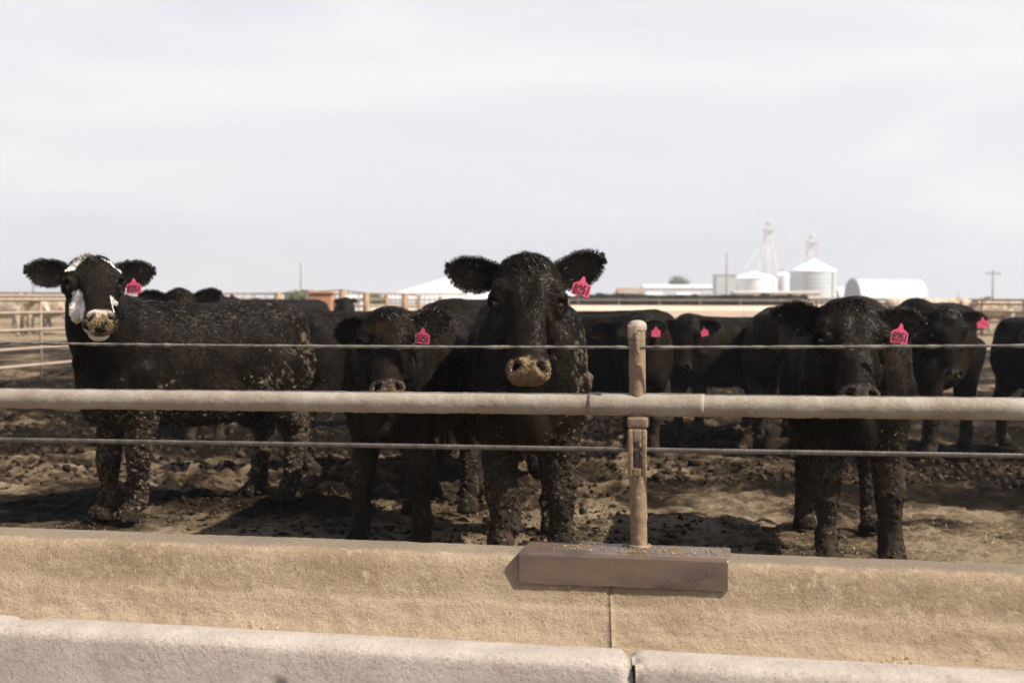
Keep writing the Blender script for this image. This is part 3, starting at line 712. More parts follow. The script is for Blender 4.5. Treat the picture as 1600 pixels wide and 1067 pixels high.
    col = col*(1-fz[:, None])+fz[:, None]*np.array([.25, .18, .095])
    if muzzle == 'pale':
        wj = (inh & (q[:, 0] < -.030) & (q[:, 2] < -.060+.012*fbm(V*40, 2, 5)) & (q[:, 2] > -.20) & (q[:, 1] > .36) & (q[:, 1] < .56))[:, None]; col = np.where(wj, np.array([.60, .57, .56]), col)
    for sg in (-1, 1):
        d3 = np.sqrt((q[:, 0]-sg*.040-.25*sg*(q[:, 1]-.47))**2+((q[:, 1]-.472)/1.1)**2); dk = (inh*sstep(.018, .012, d3)*(q[:, 2] > -.06))[:, None]
        col = col*(1-dk)+dk*np.array([.006, .004, .004])
    hoof = (sstep(.075, .06, zz)*hi)[:, None]; col = col*(1-hoof)+hoof*np.array([.02, .016, .013])
    me = np_mesh('body', V, F, M['coat'], colors={'coat': col}); link('body', me, root)
    # hair
    def strands(name, Pp, Dd, Ln, Wd, Cc, parent=root, curl=0., Ns=None):
        n = len(Pp); side = unit(np.cross(Dd, rng.standard_normal((n, 3)))); w = (Wd if hasattr(Wd, '__len__') else np.full(n, Wd))[:, None]; l_ = Ln[:, None]
        mid = Pp+Dd*l_*.55; dr = np.array([0, 0, -1.])*l_*(.12+curl); tip = Pp+Dd*l_+dr
        Vh = np.stack([Pp-side*w, Pp+side*w, mid+side*w*.8+dr*.25, mid-side*w*.8+dr*.25, tip], 1).reshape(-1, 3)
        a = np.arange(n)*5
        Fh_ = np.concatenate([np.stack([a, a+1, a+2], 1), np.stack([a, a+2, a+3], 1), np.stack([a+3, a+2, a+4], 1)])
        Ns = unit(np.cross(side, Dd)) if Ns is None else Ns
        return Vh, Fh_, np.repeat(Cc, 5, 0), np.repeat(Ns, 5, 0)
    HV, HF, HC, HN = [], [], [], []; nb_ = [0]
    def addh(t3):
        HN.append(t3[3]); HV.append(t3[0]); HF.append(t3[1]+nb_[0]); HC.append(t3[2]); nb_[0] += len(t3[0])
    if hair:
        wgt = fa*(1+1.6*inhead[F[:, 0]])*(1-.8*crust[F[:, 0]].clip(0, 1)); pick = rng.choice(len(F), hair, p=wgt/wgt.sum()); u = rng.random((hair, 4)); u /= u.sum(1, keepdims=True)
        vi = F[pick]; pt = (V[vi]*u[..., None]).sum(1); nr_ = Nn[vi[:, 0]]; cc = col[vi[:, 0]]
        qq = hl(pt); ih = inhead[vi[:, 0]]
        swirl = unit(np.stack([fbm(pt*3, 2, 50), fbm(pt*3, 2, 51), fbm(pt*3, 2, 52)], 1))
        fb = np.array([0, .7, -.75])[None]+.35*swirl
        hd = (qq[:, 1:2]-.17)*6*Dh[None]+qq[:, :1]*9*Xh[None]-(qq[:, 1:2] < .0)*0*Dh
        flow = fb*(1-ih[:, None])+hd*ih[:, None]+.12*rng.standard_normal((hair, 3))
        flow = flow+.35*unit(np.stack([fbm(pt*14, 2, 53+k) for k in range(3)], 1)); flow = unit(flow-nr_*(flow*nr_).sum(1, keepdims=True)); clump = .10+.22*(fbm(pt*28, 2, 60)+.4)
        dd = unit(flow+nr_*clump[:, None]+.10*rng.standard_normal((hair, 3)))
        ln_ = (.013+.013*rng.random(hair))*(1-.45*ih*(qq[:, 1] > .02))*(1-.9*(qq[:, 1] > .44)*(ih > .1))*h
        keepm = ln_ > .003
        ec = np.minimum.reduce([np.sqrt((qq[:, 0]-sg*.110)**2+(qq[:, 1]-.178)**2+(qq[:, 2]+.045)**2) for sg in (-1, 1)]); keepm &= ~((ec < .026) & (ih > .3))
        an = np.arctan2(qq[:, 0], qq[:, 1]-.165); rad = np.hypot(qq[:, 0], qq[:, 1]-.165)
        stf = fbm(np.stack([np.cos(an)*9, np.sin(an)*9, rad*22], 1), 3, 62); stb = fbm(np.stack([pt[:, 0]*70, (pt[:, 1]*.75+pt[:, 2]*.7)*70, (pt[:, 1]*.7-pt[:, 2]*.75)*10], 1), 2, 61)
        tint = (.45+1.7*rng.random((hair, 1))**2)*(1+1.0*(stf*ih+stb*(1-ih)))[:, None].clip(.2, 2.2)
        jit = unit(rng.standard_normal((hair, 3))); nsf = unit(nr_+.13*jit+(.42*stf*ih+.22*stb*(1-ih))[:, None]*unit(np.cross(nr_, flow)))
        side = unit(np.cross(dd, rng.standard_normal((hair, 3))))*.0007; tri = np.stack([pt-nr_*.002-side, pt-nr_*.002+side, pt+dd*ln_[:, None]], 1)[keepm]
        kk = len(tri); addh((tri.reshape(-1, 3), np.arange(3*kk).reshape(-1, 3), np.repeat((cc*tint*3.3+.002)[keepm], 3, 0), np.repeat(nsf[keepm], 3, 0)))
        # poll tuft
        n = 3400; qf = q[F[:, 0]]; wp = fa*np.exp(-((qf[:, 0]/.042)**2+((qf[:, 1]+.0)/.05)**2))*(inhead[F[:, 0]] > .3)*(qf[:, 2] > -.11)
        pk = rng.choice(len(F), n, p=wp/wp.sum()); pp_ = V[F[pk]].mean(1)+.003*rng.standard_normal((n, 3)); qp = hl(pp_); a = rng.standard_normal((n, 3))
        dd = unit(Nn[F[pk, 0]]*(.22+.5*(rng.random((n, 1)) < .12))+Dh*(.8-.5*(qp[:, 1:2] < -.02))+.4*Fh+Xh*(qp[:, :1]*9+.35*a[:, :1])+.18*a); cc = np.tile(base*1.5+np.array([.006, .003, .001]), (n, 1))
        if paint is not None: cc = paint(hl(pp_), cc, np.ones(n, bool))
        addh(strands('', pp_, dd, (.010+.030*rng.random(n)**1.5)*h, .0008, cc*(.6+.9*rng.random((n, 1))), curl=.25, Ns=unit(Nn[F[pk, 0]]+.4*a)))
    # ears
    for ei, sg in ((0, -1), (1, 1)):
        up, fwd, tw = ears[ei]
        Zu = np.array([0, 0, 1.]); Fe_ = unit(Fh*np.array([1, 1, 0])+np.array([0, 0, .12]))
        ax = unit(sg*Xh*math.cos(R(up))*math.cos(R(fwd))+Zu*math.sin(R(up))+Fe_*math.sin(R(fwd)))
        face = unit(Fe_-ax*(Fe_@ax)); wd = np.cross(face, ax)*sg; wd = wd if wd@Zu < 0 else -wd
        face, wd = face*math.cos(R(tw))+wd*math.sin(R(tw)), wd*math.cos(R(tw))-face*math.sin(R(tw))
        b0 = hp(sg*.085, .045, -.065); Lr = .188*h; nu, nv = 18, 13
        prof_ = np.interp(np.linspace(0, 1, nu), [0, .08, .2, .4, .6, .8, .92, 1], [.032, .036, .048, .059, .060, .049, .031, .010])*h
        lay = []
        for th_, ins in ((1, 0), (-1, 1)):
            pts = []
            for iu in range(nu):
                uu = iu/(nu-1)
                for iv in range(nv):
                    v = -1+2*iv/(nv-1); cup = (.85-.45*uu)
                    w_ = prof_[iu]; ang_ = v*cup*1.25
                    lat = w_*math.sin(ang_)/math.sin(cup*1.25)*.95; dp = w_*(1-math.cos(ang_))*1.05+(.006*h if ins else -.004*h)*(1-.6*v*v)
                    pts.append(b0+ax*Lr*uu+wd*lat*(1 if v > 0 else 1.0)+face*(dp-.012*h-.02*h*uu*(1-uu))  - Zu*.010*h*math.sin(uu*3.1))
            lay.append(pts)
        Ve = np.array(lay[0]+lay[1]); Ve += .002*h*np.stack([fbm(Ve*40, 2, 5+k) for k in range(3)], 1)
        Fe = []; m_ = nu*nv
        for iu in range(nu-1):
            for iv in range(nv-1):
                a = iu*nv+iv; Fe.append([a, a+1, a+nv+1, a+nv]); Fe.append([m_+a, m_+a+nv, m_+a+nv+1, m_+a+1])
        for iu in range(nu-1):
            for iv in (0, nv-1):
                a = iu*nv+iv; Fe.append([a, a+nv, m_+a+nv, m_+a] if iv == 0 else [a+nv, a, m_+a, m_+a+nv])
        for iv in range(nv-1):
            a = (nu-1)*nv+iv; Fe.append([a, a+1, m_+a+1, m_+a]); a = iv; Fe.append([a+1, a, m_+a, m_+a+1])
        ce = np.tile(base*.9, (len(Ve), 1)); ce[m_:] = base*.45+np.array([.002, .001, .001])
        ear = link('ear', np_mesh('ear', Ve, Fe, M['coat'], colors={'coat': ce}), root)
        if hair:
            n = 9000; iu = rng.integers(2, nu, n); rimf = rng.random(n) < .62; iv = np.where(rimf, np.where(rng.random(n) < .5, 0, nv-1), rng.integers(0, nv, n))
            tipf = rng.random(n) < .16; iu = np.where(tipf, nu-1, iu); lyr = np.where(rng.random(n) < .55, 0, m_)
            pe = Ve[iu*nv+iv+lyr]+.004*rng.standard_normal((n, 3))*h; vv_ = -1+2*iv/(nv-1)
            de = unit(ax[None]*(.55+.5*(iu == nu-1))[:, None]+wd[None]*vv_[:, None]*.75+face[None]*np.where(lyr > 0, .5, -.25)[:, None]+.22*rng.standard_normal((n, 3)))
            addh(strands('', pe, de, (.003+.009*rng.random(n)**1.6)*h*(.7+.6*sstep(-.3, .3, fbm(pe*45, 2, 88))), .0006, np.tile(base*.8+np.array([.006, .003, .002]), (n, 1))*(.5+1.0*rng.random((n, 1))), Ns=unit(face[None]*np.where(lyr > 0, 1, -1)[:, None]+.5*rng.standard_normal((n, 3)))))
    if hair:
        link('hair', np_mesh('hair', np.concatenate(HV), np.concatenate(HF), M['hair'], True, {'coat': np.concatenate(HC)}, normals=np.concatenate(HN)), root)
    # eyes
    for sg in (-1, 1):
        bm = bmesh.new(); bmesh.ops.create_uvsphere(bm, u_segments=16, v_segments=10, radius=.0175*h)
        me = bpy.data.meshes.new('eye'); bm.to_mesh(me); bm.free(); me.polygons.foreach_set('use_smooth', np.ones(len(me.polygons), dtype=bool)); me.materials.append(M['eye'])
        o = link('eye', me, root); o.location = hp(sg*.101, .180, -.048)
    # dried mud lumps
    if lumps:
        wl = fa*(crust[F[:, 0]]*(.25+sstep(-.1, .5, fbm(V[F[:, 0]]*3.5, 2, seed+70))*1.3)*sstep(.04, .12, V[F[:, 0], 2]))
        if body_mud is not None: wl = wl+fa*.5*body_mud(V[F[:, 0]]/s)
        wl = wl.clip(0)
        if wl.sum() > 0:
            pk = rng.choice(len(F), lumps, p=wl/wl.sum()); ptl = V[F[pk]].mean(1); nl = Nn[F[pk, 0]]
            tn2 = rng.random((lumps, 1))**2.5; rgb_ = np.array([.020, .015, .011])*(1-tn2)+np.array(mudlight)*tn2
            szl = (.002+.008*rng.random(lumps)**3)*sstep(.9, .6, ptl[:, 2]/s)**.6+.002
            Vb, Fb, Cb = blobs(ptl, szl, seed, .55, nl, rgb_)
            tag(link('dried_mud', np_mesh('dried_mud', Vb, Fb, M['mudlump'], True, {'coat': Cb}), root), kind='stuff')
    if crumbs and fd > 0:
        wc = fz[F[:, 0]]*fa+.12*mz[F[:, 0]]*fa+1e-12; pk = rng.choice(len(F), crumbs, p=wc/wc.sum()); w4 = rng.random((crumbs, 4, 1))**1.5; ptl = (V[F[pk]]*w4).sum(1)/w4.sum(1)+.0015*rng.standard_normal((crumbs, 3)); nl = Nn[F[pk, 0]]
        tn2 = rng.random((crumbs, 1)); rgb_ = np.array([.14, .10, .055])*(1-tn2)+np.array([.30, .225, .125])*tn2
        Vb, Fb, Cb = blobs(ptl, (.0009+.0022*rng.random(crumbs)**1.5)*h, seed+1, .45, nl, rgb_)
        tag(link('feed_crumbs', np_mesh('feed_crumbs', Vb, Fb, M['crumb'], False, {'coat': Cb}), root), kind='stuff')
    # tag
    if tagp:
        for tp in (tagp if isinstance(tagp, list) else [tagp]):
            pos, wt, ht, tilt, tyaw, text = tp
            Mt = Matrix.Translation(Vector(toL(pos))) @ Matrix.Rotation(R(-heading), 4, 'Z') @ Matrix.Rotation(R(tyaw), 4, 'Z') @ Matrix.Rotation(R(90), 4, 'X') @ Matrix.Rotation(R(tilt), 4, 'Z')
            out = [(-.5, -.5), (-.46, -.54), (.46, -.54), (.5, -.5), (.5, .14), (.44, .2), (.16, .38), (.09, .62), (0, .72), (-.09, .62), (-.16, .38), (-.44, .2), (-.5, .14)]
            k = len(out); Vt = [(x*wt, y_*ht, .0015-.03*wt*(2*x)**2) for x, y_ in out]+[(x*wt, y_*ht, -.0015-.03*wt*(2*x)**2) for x, y_ in out]
            Ft = [list(range(k)), list(range(2*k-1, k-1, -1))]+[[j, j+k, (j+1) % k+k, (j+1) % k] for j in range(k)]
            o = link('ear_tag', np_mesh('ear_tag', Vt, Ft, M['pink'], False), root); o.matrix_local = Mt
            if text:
                cu = bpy.data.curves.new('t', 'FONT'); cu.body = text; cu.size = 1; cu.align_x = 'CENTER'; cu.align_y = 'CENTER'; cu.offset = .003; cu.shear = .10; cu.extrude = .01; cu.space_character = .9
                to = bpy.data.objects.new('t', cu); COL.objects.link(to); dg = bpy.context.evaluated_depsgraph_get()
                tm_ = bpy.data.meshes.new_from_object(to.evaluated_get(dg)); bpy.data.objects.remove(to)
                co = np.array([v.co for v in tm_.vertices]); co -= (co.max(0)+co.min(0))/2; ex = co.max(0)-co.min(0)
                co = co/np.array([ex[0], ex[1], 1])*np.array([.84*wt, .56*ht, .04])+np.array([0, -.13*ht, .0032])
                co[:, 2] -= .03*wt*(2*co[:, 0]/wt)**2
                tm_.vertices.foreach_set('co', co.astype(np.float32).ravel()); tm_.materials.clear(); tm_.materials.append(M['ink']); tm_.name = 'tag_number'
                to = link('tag_number', tm_, o)
    return root

# ---- the four cattle at the rail
def paintA(q, col, inh):
    x, d, f = q[:, 0], q[:, 1], q[:, 2]; nz = .007*fbm(q*60, 3, 3)+.012*fbm(q*22, 2, 6)
    def blob(cx, cd, rx, rd, ang=0, lim=1):
        c, s_ = math.cos(ang), math.sin(ang); u = (x-cx)*c+(d-cd)*s_; v = -(x-cx)*s_+(d-cd)*c
        return np.sqrt((u/rx)**2+(v/rd)**2) < 1+nz*22
    front = f > -.125
    w = blob(-.060, .055, .020, .080, .65) | blob(-.088, .105, .017, .036, .35) | blob(-.025, -.005, .05, .022) | blob(.055, .045, .004, .03, -.8) | blob(.094, .085, .007, .055, -.35) | blob(.005, -.03, .05, .02)
    w |= (x < -.055) & (d > .240+nz*2+.6*(-.05-f).clip(0)) & (d < .56) & (f < -.022+nz) & (f > -.14-.40*(d-.24)+nz)
    w |= (x > .052) & (d > .27+nz*2) & (d < .42) & (f < -.028+nz) & (f > -.075+nz-(d-.3)*.2)
    w |= (f < -.088) & (d > .31) & (d < .60) & (f > -.24) & (x < .05)
    w = (w & inh & (front | (d > .3)))[:, None]
    return np.where(w, np.array([.62, .59, .58]), col)
kA = 6.95
front, rear = P(188, 822, 7.65), P(452, 768, 8.7)
mudA = lambda V: np.maximum.reduce([.9*np.exp(-(((V[:, 1]-.70)/.14)**2+((V[:, 2]-.85)/.2)**2)), .7*np.exp(-(((V[:, 1]+.42)/.14)**2+((V[:, 2]-.66)/.09)**2)), .75*np.exp(-(((V[:, 1]-.4)/.15)**2+((V[:, 2]-.72)/.12)**2)), .55*sstep(.66, .52, V[:, 2])])
make_cow('black cow with a white patched face, standing side-on left of the others at the rail', (-1.84, 8.10, 0), -37, P(142, 401, 7.2), pitch=52, yaw=22, roll=1, s=1.0, hs=1.14,
         ears=((6, 5, 0), (4, 0, 0)), tagp=(P(209, 448, 7.02), .072, .058, 1, 0, 'B251'), paint=paintA, muzzle='pale', lumps=9000, body_mud=mudA, seed=1, mudlight=(.15, .12, .09), brown=.15, hair=200000, vox=.009,
         legs=[(.02, -.02), (-.08, .03), (0, .02), (0, .0)], mud=1.1)
make_cow('black cow with lowered head and brown-rimmed ears, right of the white-faced cow', (-.52, 7.42, 0), -10, P(606, 484, 6.4), pitch=44, yaw=3, roll=1, s=.96, hs=1.12,
         ears=((0, -40, 0), (18, -18, 0)), tagp=(P(660, 526, 6.25), .065, .057, -5, -10, 'B251'), muzzle='some', lumps=3000, seed=2, brown=.4, hair=160000, vox=.009, mud=.8,
         legs=[(-.03, 0), (.03, 0), (0, 0), (.02, .06)])
mudC = lambda V: np.maximum(.85*np.exp(-(((V[:, 0]-.25)/.10)**2+((V[:, 1]+.5)/.25)**2+((V[:, 2]-.85)/.22)**2)), .5*sstep(.7, .5, V[:, 2])*(V[:, 0] > 0))
make_cow('tall black cow holding its head highest at centre, with yellow feed all over its muzzle', (.07, 6.75, 0), 2, P(826, 402, 6.0), pitch=31, yaw=4, roll=-2, s=1.03, hs=1.21,
         ears=((8, -5, 0), (24, -5, 0)), tagp=(P(909, 449, 5.82), .076, .065, -12, 8, 'B251'), muzzle='feed', lumps=7000, crumbs=2600, seed=3, brown=.3, hair=240000, vox=.009, body_mud=mudC,
         legs=[(.0, 0), (.0, 0), (.10, 0), (.02, .02)], mud=1.2, width=.98)
make_cow('black cow with shaggy crown and drooping pink-tagged ear, right of the fence post', (1.63, 6.85, 0), -9, P(1330, 470, 6.0), pitch=42, yaw=3, roll=-6, s=1.0, hs=1.19,
         ears=((6, -25, 0), (8, -5, 0)), tagp=(P(1406, 523, 5.70), .070, .065, -9, 5, 'B251'), muzzle='some', lumps=3000, crumbs=300, seed=4, brown=.35, hair=200000, vox=.009, mud=1.2,
         legs=[(.0, 0), (.02, 0), (-.03, .05), (.02, .02)])
M['pale_tan'] = simple('pale_tan_wall', (.60, .52, .44), (.70, .62, .53), .6, .85, .2)

# ------------------------------------------------------------------ cattle further back in the pen
MID = dict(vox=.014, lumps=900, crumbs=0, muzzle='bare')
make_cow('black cow looking over the white-faced cow, only its crown and ears above that back', (-2.62, 12.35, 0), 5, P(279, 454, 11.3), pitch=28, s=.86, hs=1.40, hair=45000, seed=11,
         ears=((10, 0, 0), (16, 0, 0)), tagp=(P(325, 481, 11.35), .06, .05, 0, 0, None), **MID)
make_cow('black cow standing behind the lowered-head cow, tail end towards the white-faced cow', (-.95, 10.2, 0), 118, P(690, 476, 9.6), pitch=30, yaw=60, s=.94, hs=1.05, hair=45000, seed=12, ears=((-10, 0, 0), (-10, 0, 0)), **MID)
make_cow('black cow whose back ridge rises left behind the tall central cow', (-.13, 9.25, 0), 160, P(860, 530, 10.3), pitch=20, yaw=160, s=1.02, hs=1.0, hair=40000, seed=13, brown=.5, **MID)
make_cow('black cow turning its head toward us, close left of the post top', (.72, 11.0, 0), 38, P(985, 498, 10.3), pitch=25, yaw=12, s=.92, hs=1.15, hair=45000, seed=14,
         ears=((-5, -20, 0), (4, 0, 0)), tagp=(P(1025, 519, 10.25), .065, .06, 0, 0, None), **MID)
make_cow('black cow with shiny wet nose looking left, just right of the fence post', (1.83, 12.6, 0), -48, P(1072, 497, 11.9), pitch=18, yaw=-22, s=.89, hs=1.12, hair=45000, seed=15,
         ears=((-6, -20, 0), (-2, 0, 0)), tagp=(P(1101, 519, 11.8), .06, .06, 8, 0, None), **MID)
make_cow('black cow seen from its rump, between the wet-nosed cow and the shaggy-crowned cow', (2.22, 12.0, 0), 172, P(1215, 520, 13.2), pitch=20, yaw=172, s=.94, hs=1.05, hair=40000, seed=16, **MID)
make_cow('black cow with pink-tagged ear and drooling nose, far right behind the shaggy-crowned cow', (3.27, 11.15, 0), -30, P(1483, 484, 10.2), pitch=14, yaw=6, s=1.0, hs=1.12, hair=50000, seed=17,
         ears=((-8, -30, 0), (-2, 0, 0)), tagp=(P(1536, 505, 10.1), .085, .06, 4, 0, None), **{**MID, 'muzzle': 'some', 'crumbs': 150})
make_cow('black cow cut off by the right edge of the picture', (4.35, 11.3, 0), 12, P(1650, 510, 10.4), pitch=25, yaw=10, s=.90, hs=1.08, hair=40000, seed=18, ears=((-8, 0, 0), (-8, 0, 0)), **MID)

make_cow('black cow standing side-on in the gap just right of the tall central cow', (1.05, 14.2, 0), 75, P(930, 520, 13.6), pitch=20, yaw=70, s=.92, hs=1.0, hair=25000, seed=21, **MID)
make_cow('black cow side-on, seen between the white-faced cow and the lowered-head cow', (-1.75, 13.5, 0), -80, P(430, 495, 13.2), pitch=20, yaw=-70, s=.92, hs=1.0, hair=25000, seed=22, **MID)

# ------------------------------------------------------------------ far cattle: simple one-mesh animals, copied
def far_cow(name, base, seed, headdown=0.):
    B = Body()
    tr = catmull(np.array([(-.70, .84, .10, .15), (-.56, .86, .205, .315), (-.2, .855, .262, .345), (.3, .85, .275, .34), (.66, .93, .225, .265), (.85, .98, .11, .14)]), 3); k = len(tr)
    B.loft(np.stack([0*tr[:, 0], tr[:, 0], tr[:, 1]], 1), np.tile([1., 0, 0], (k, 1)), np.tile([0, 0, 1.], (k, 1)), tr[:, 2], tr[:, 3], 20, 2.3)
    for sg in (-1, 1):
        B.limb(np.array([(sg*.14, -.46, .8), (sg*.14, -.44, .56), (sg*.14, -.45, .34), (sg*.14, -.44, .12), (sg*.14, -.49, .01)]), [.11, .085, .062, .052, .062])
        B.limb(np.array([(sg*.15, .58, .8), (sg*.16, .55, .6), (sg*.15, .72, .42), (sg*.15, .66, .12), (sg*.15, .60, .01)]), [.16, .11, .066, .054, .062])
        hz_ = 1.18-headdown
        B.limb(np.array([(sg*.07, -1.02, hz_), (sg*.17, -1.0, hz_+.01), (sg*.26, -1.0, hz_-.02)]), [.04, .06, .03])
    hz_ = 1.18-headdown
    B.limb(np.array([(0, -.45, .98), (0, -.75, 1.03-headdown*.4), (0, -.98, hz_)]), [.25, .17, .12]); B.limb(np.array([(0, -.98, hz_+.03), (0, -1.12, hz_-.12), (0, -1.27, hz_-.32), (0, -1.32, hz_-.40)]), [.105, .12, .075, .06])
    B.limb(np.array([(0, .80, 1.08), (0, .90, .95), (.01, .89, .6), (.01, .89, .35)]), [.04, .024, .02, .03])
    V, F = B.remesh(.028); E_ = edges_of(F); V = smooth(V, E_, 3)
    col = np.tile(base, (len(V), 1)); z = V[:, 2]
    if base[0] > .1:
        f_ = sstep(-.1, .3, fbm(V*2.5, 3, seed))[:, None]; col = col*(1-.45*f_)+.45*f_*np.array([.30, .20, .13]); d_ = (sstep(.6, .3, z)*.6)[:, None]; col = col*(1-d_)+d_*np.array([.12, .09, .065])
        hd_ = (V[:, 1] < -1.0)[:, None]; col = np.where(hd_, col*1.25, col)
    return np_mesh(name, V, F, M['coat'], colors={'coat': col})
meshes = {'black': [far_cow('cow', BLACK*1.5, 1), far_cow('cow', BLACK*1.8+.003, 2, .35)], 'cream': [far_cow('cow', np.array([.50, .42, .34]), 3, .1), far_cow('cow', np.array([.56, .50, .44]), 4, .45)]}
def put_far(kind, i, px, Y, h_, label, group, sc=1.0):
    o = bpy.data.objects.new('cow', meshes[kind][i]); COL.objects.link(o); p = P(px, 500, Y)
    o.location = (p.x, Y, 0); o.rotation_euler = (0, 0, R(h_)); o.scale = (sc,)*3
    return tag(o, label, 'cow', group)
for i, (kk, j, px, Y, h_, lb) in enumerate([
        ('cream', 0, 8, 44, 80, 'cream cow at the left edge beyond the pipe panels'),
        ('cream', 1, 30, 50, 20, 'pale cow facing us, second from the left edge beyond the pipe panels'),
        ('cream', 0, 72, 46, -85, 'tan and cream cow side-on nearest the white-faced cow, beyond the pipe panels'),
        ('cream', 0, 100, 52, 70, 'cream cow half hidden behind the white-faced cow\'s neck'),
        ('cream', 1, 56, 58, 60, 'white cow standing behind the tan and cream one')]):
    put_far(kk, j, px, Y, h_, lb, 'pale cattle in the far left pen', 1.1)
put_far('black', 1, 385, 24, 70, 'small dark cow far behind the white-faced cow\'s back, left one of two', 'dark cattle far beyond the white-faced cow\'s back', 1.0)
put_far('black', 0, 440, 26, -70, 'small dark cow just left of the orange feed box', 'dark cattle far beyond the white-faced cow\'s back', 1.0)
put_far('black', 0, 536, 30, 10, 'small dark cow below the tallest wooden post', None, .98)
for i, (px, Y, h_) in enumerate([(1422, 52, 80), (1452, 55, -75), (1478, 50, 85), (1512, 54, 95), (1545, 50, -85), (1576, 53, 75), (1602, 50, 90), (1398, 56, 100)]):
    put_far('cream', i % 2, px, Y, h_, ['pale cow side-on, immediately right of the shaggy-crowned cow', 'cream cow behind the drooping ear of the shaggy-crowned cow', 'pale cow just above the far right black cow\'s head', 'cream cow left of the crossarm pole behind the rail fence', 'pale cow directly below the crossarm pole', 'pale cow just right of the crossarm pole', 'cream cow touching the right picture edge behind the rail', 'cream cow behind the crown of the shaggy-crowned cow'][i], 'pale cattle behind the right rail fence', 1.05)
put_far('black', 0, 1522, 58, 12, 'single dark cow among the pale ones at right', None, 1.05)
r_ = np.random.default_rng(3)
for i in range(26):
    px = 895+i*13.5+r_.normal()*5
    put_far('black', int(r_.random() < .3), px, 99+r_.random()*4, r_.normal()*60, 'black cow behind the distant feed bunk', 'black cattle behind the distant feed bunk', 1.15+.15*r_.random())

# ------------------------------------------------------------------ fences further back
def rail_fence(name, label, pts, zs_, r_, posts, pr_, mat, hpost):
    root = empty(name, pts[0]); tag(root, label, 'fence'); L_ = lambda p: Vector(p)-root.location
    for z in zs_:
        mb = MB(); mb.tube([L_((p[0], p[1], p[2]+z)) for p in pts], r_, 8); mb.build('rail', mat, root, True)
    for p in posts:
        mb = MB(); mb.tube([L_((p[0], p[1], p[2]-.05)), L_((p[0], p[1], p[2]+hpost))], pr_, 8); mb.build('post', mat, root, True)
    return root
a, b_ = Vector((-7.35, 16.5, 0)), Vector((-5.6, 27.0, 0))
rail_fence('pipe_fence', 'five-rail pale pipe fence running away at the left edge', [a, a.lerp(b_, .5), b_], [.26, .50, .76, 1.0, 1.18, 1.235], .024, [a.lerp(b_, t_) for t_ in (0, .17, .36, .68, 1.0)], .020, M['pale_rail'], 1.25)
a, b_ = Vector((-26, 66, 0)), Vector((-2, 62, 0))
rail_fence('pipe_fence', 'rusty pipe fence crossing behind the pale cattle at left', [a, b_], [.5, .85, 1.15, 1.40], .045, [a.lerp(b_, i/5) for i in range(6)], .035, M['pale_rail'], 1.42)
# wooden post fence with wire mesh, higher on its mound
root = empty('wire_fence', (P(330, 500, 30).x, 30, 0)); tag(root, 'weathered wooden posts carrying wire mesh, beyond the cow backs at centre left', 'fence')
L0 = lambda p: Vector(p)-root.location
tops = [(363, 458), (434, 457), (491, 454), (535, 452), (572, 457), (604, 459), (632, 458.5), (655, 462), (688, 463), (722, 465)]
top3 = []
for i, (px, py) in enumerate(tops):
    Y = 30+i*1.6; tp = P(px, py, Y); top3.append(tp)
    mb = MB(); big = i in (1, 2, 3, 4, 6); mb.tube([L0((tp.x, tp.y, -.1)), L0((tp.x, tp.y, .7)), L0(tp)], [.085 if big else .055]*3, 9); mb.build('post', M['wood'], root, True)
mb = MB()
for dz in (-.02, -.35, -.7): mb.tube([L0(p+Vector((0, -.1, dz))) for p in top3], .013, 5)
for p, q_ in zip(top3[:-1], top3[1:]):
    for t_ in (.25, .5, .75):
        c_ = p.lerp(q_, t_); mb.tube([L0(c_+Vector((0, -.1, -.02))), L0((c_.x, c_.y-.1, .1))], .010, 5)
mb.build('wire_mesh', M['cable'], root, True)
# orange feed box beside the wooden fence
root = empty('feed_box', (P(503, 500, 29).x, 29, 0)); tag(root, 'rust-orange wooden feed box against a fence post', 'feed box')
mb = MB(); mb.box((0, 0, .66), (.46, .5, 1.28), bev=.02); mb.build('side_panel', M['orange'], root); mb = MB(); mb.box((-.27, 0, .68), (.08, .56, 1.4), bev=.01); mb.build('frame', M['pole'], root)
mb = MB(); mb.box((0, 0, 1.325), (.52, .56, .05), .0, .01); mb.build('lid', M['orange'], root)
# distant feed bunk with posts and a top rail
root = empty('distant_feed_bunk', (0, 95, 0)); tag(root, 'long pale concrete feed bunk with posts, far behind at right of centre', 'feed bunk')
x0, x1 = P(560, 500, 95).x, P(1420, 500, 95).x
V = []; F = []; pf = [(0, -.1), (0, .72), (.06, .76), (.2, .76), (.3, .6), (.55, .35), (.9, .25), (1.1, .3), (1.2, .44), (1.3, .44), (1.34, -.1)]
for i in range(41):
    for dy, z in pf: V.append((x0+(x1-x0)*i/40, .7-dy, z))
for i in range(40):
    for j in range(len(pf)-1): F.append([i*len(pf)+j, i*len(pf)+j+1, (i+1)*len(pf)+j+1, (i+1)*len(pf)+j])
link('trough', np_mesh('trough', V, F, M['far_bunk'], False), root)
for i in range(14):
    x = x0+(x1-x0)*(i+.4)/13.5; mb = MB(); mb.tube([(x, .55, .74), (x, .55, 1.22)], .05, 8); mb.build('post', M['pole'], root, True)
for z in (1.12,):
    mb = MB(); mb.tube([(x0, .5, z), (x1, .5, z)], .05, 8); mb.build('rail', M['pole'], root, True)
# tan rail fence at right
a, b_ = Vector((P(1235, 500, 62).x, 62, 0)), Vector((P(1750, 500, 43).x, 43, 0))
rail_fence('rail_fence', 'long tan rail fence across the right side beyond the cattle', [a, a.lerp(b_, .5), b_], [.45, .8, 1.06, 1.2], .040, [a.lerp(b_, i/9) for i in range(10)], .05, M['pale_rail'], 1.22)
mounds = None

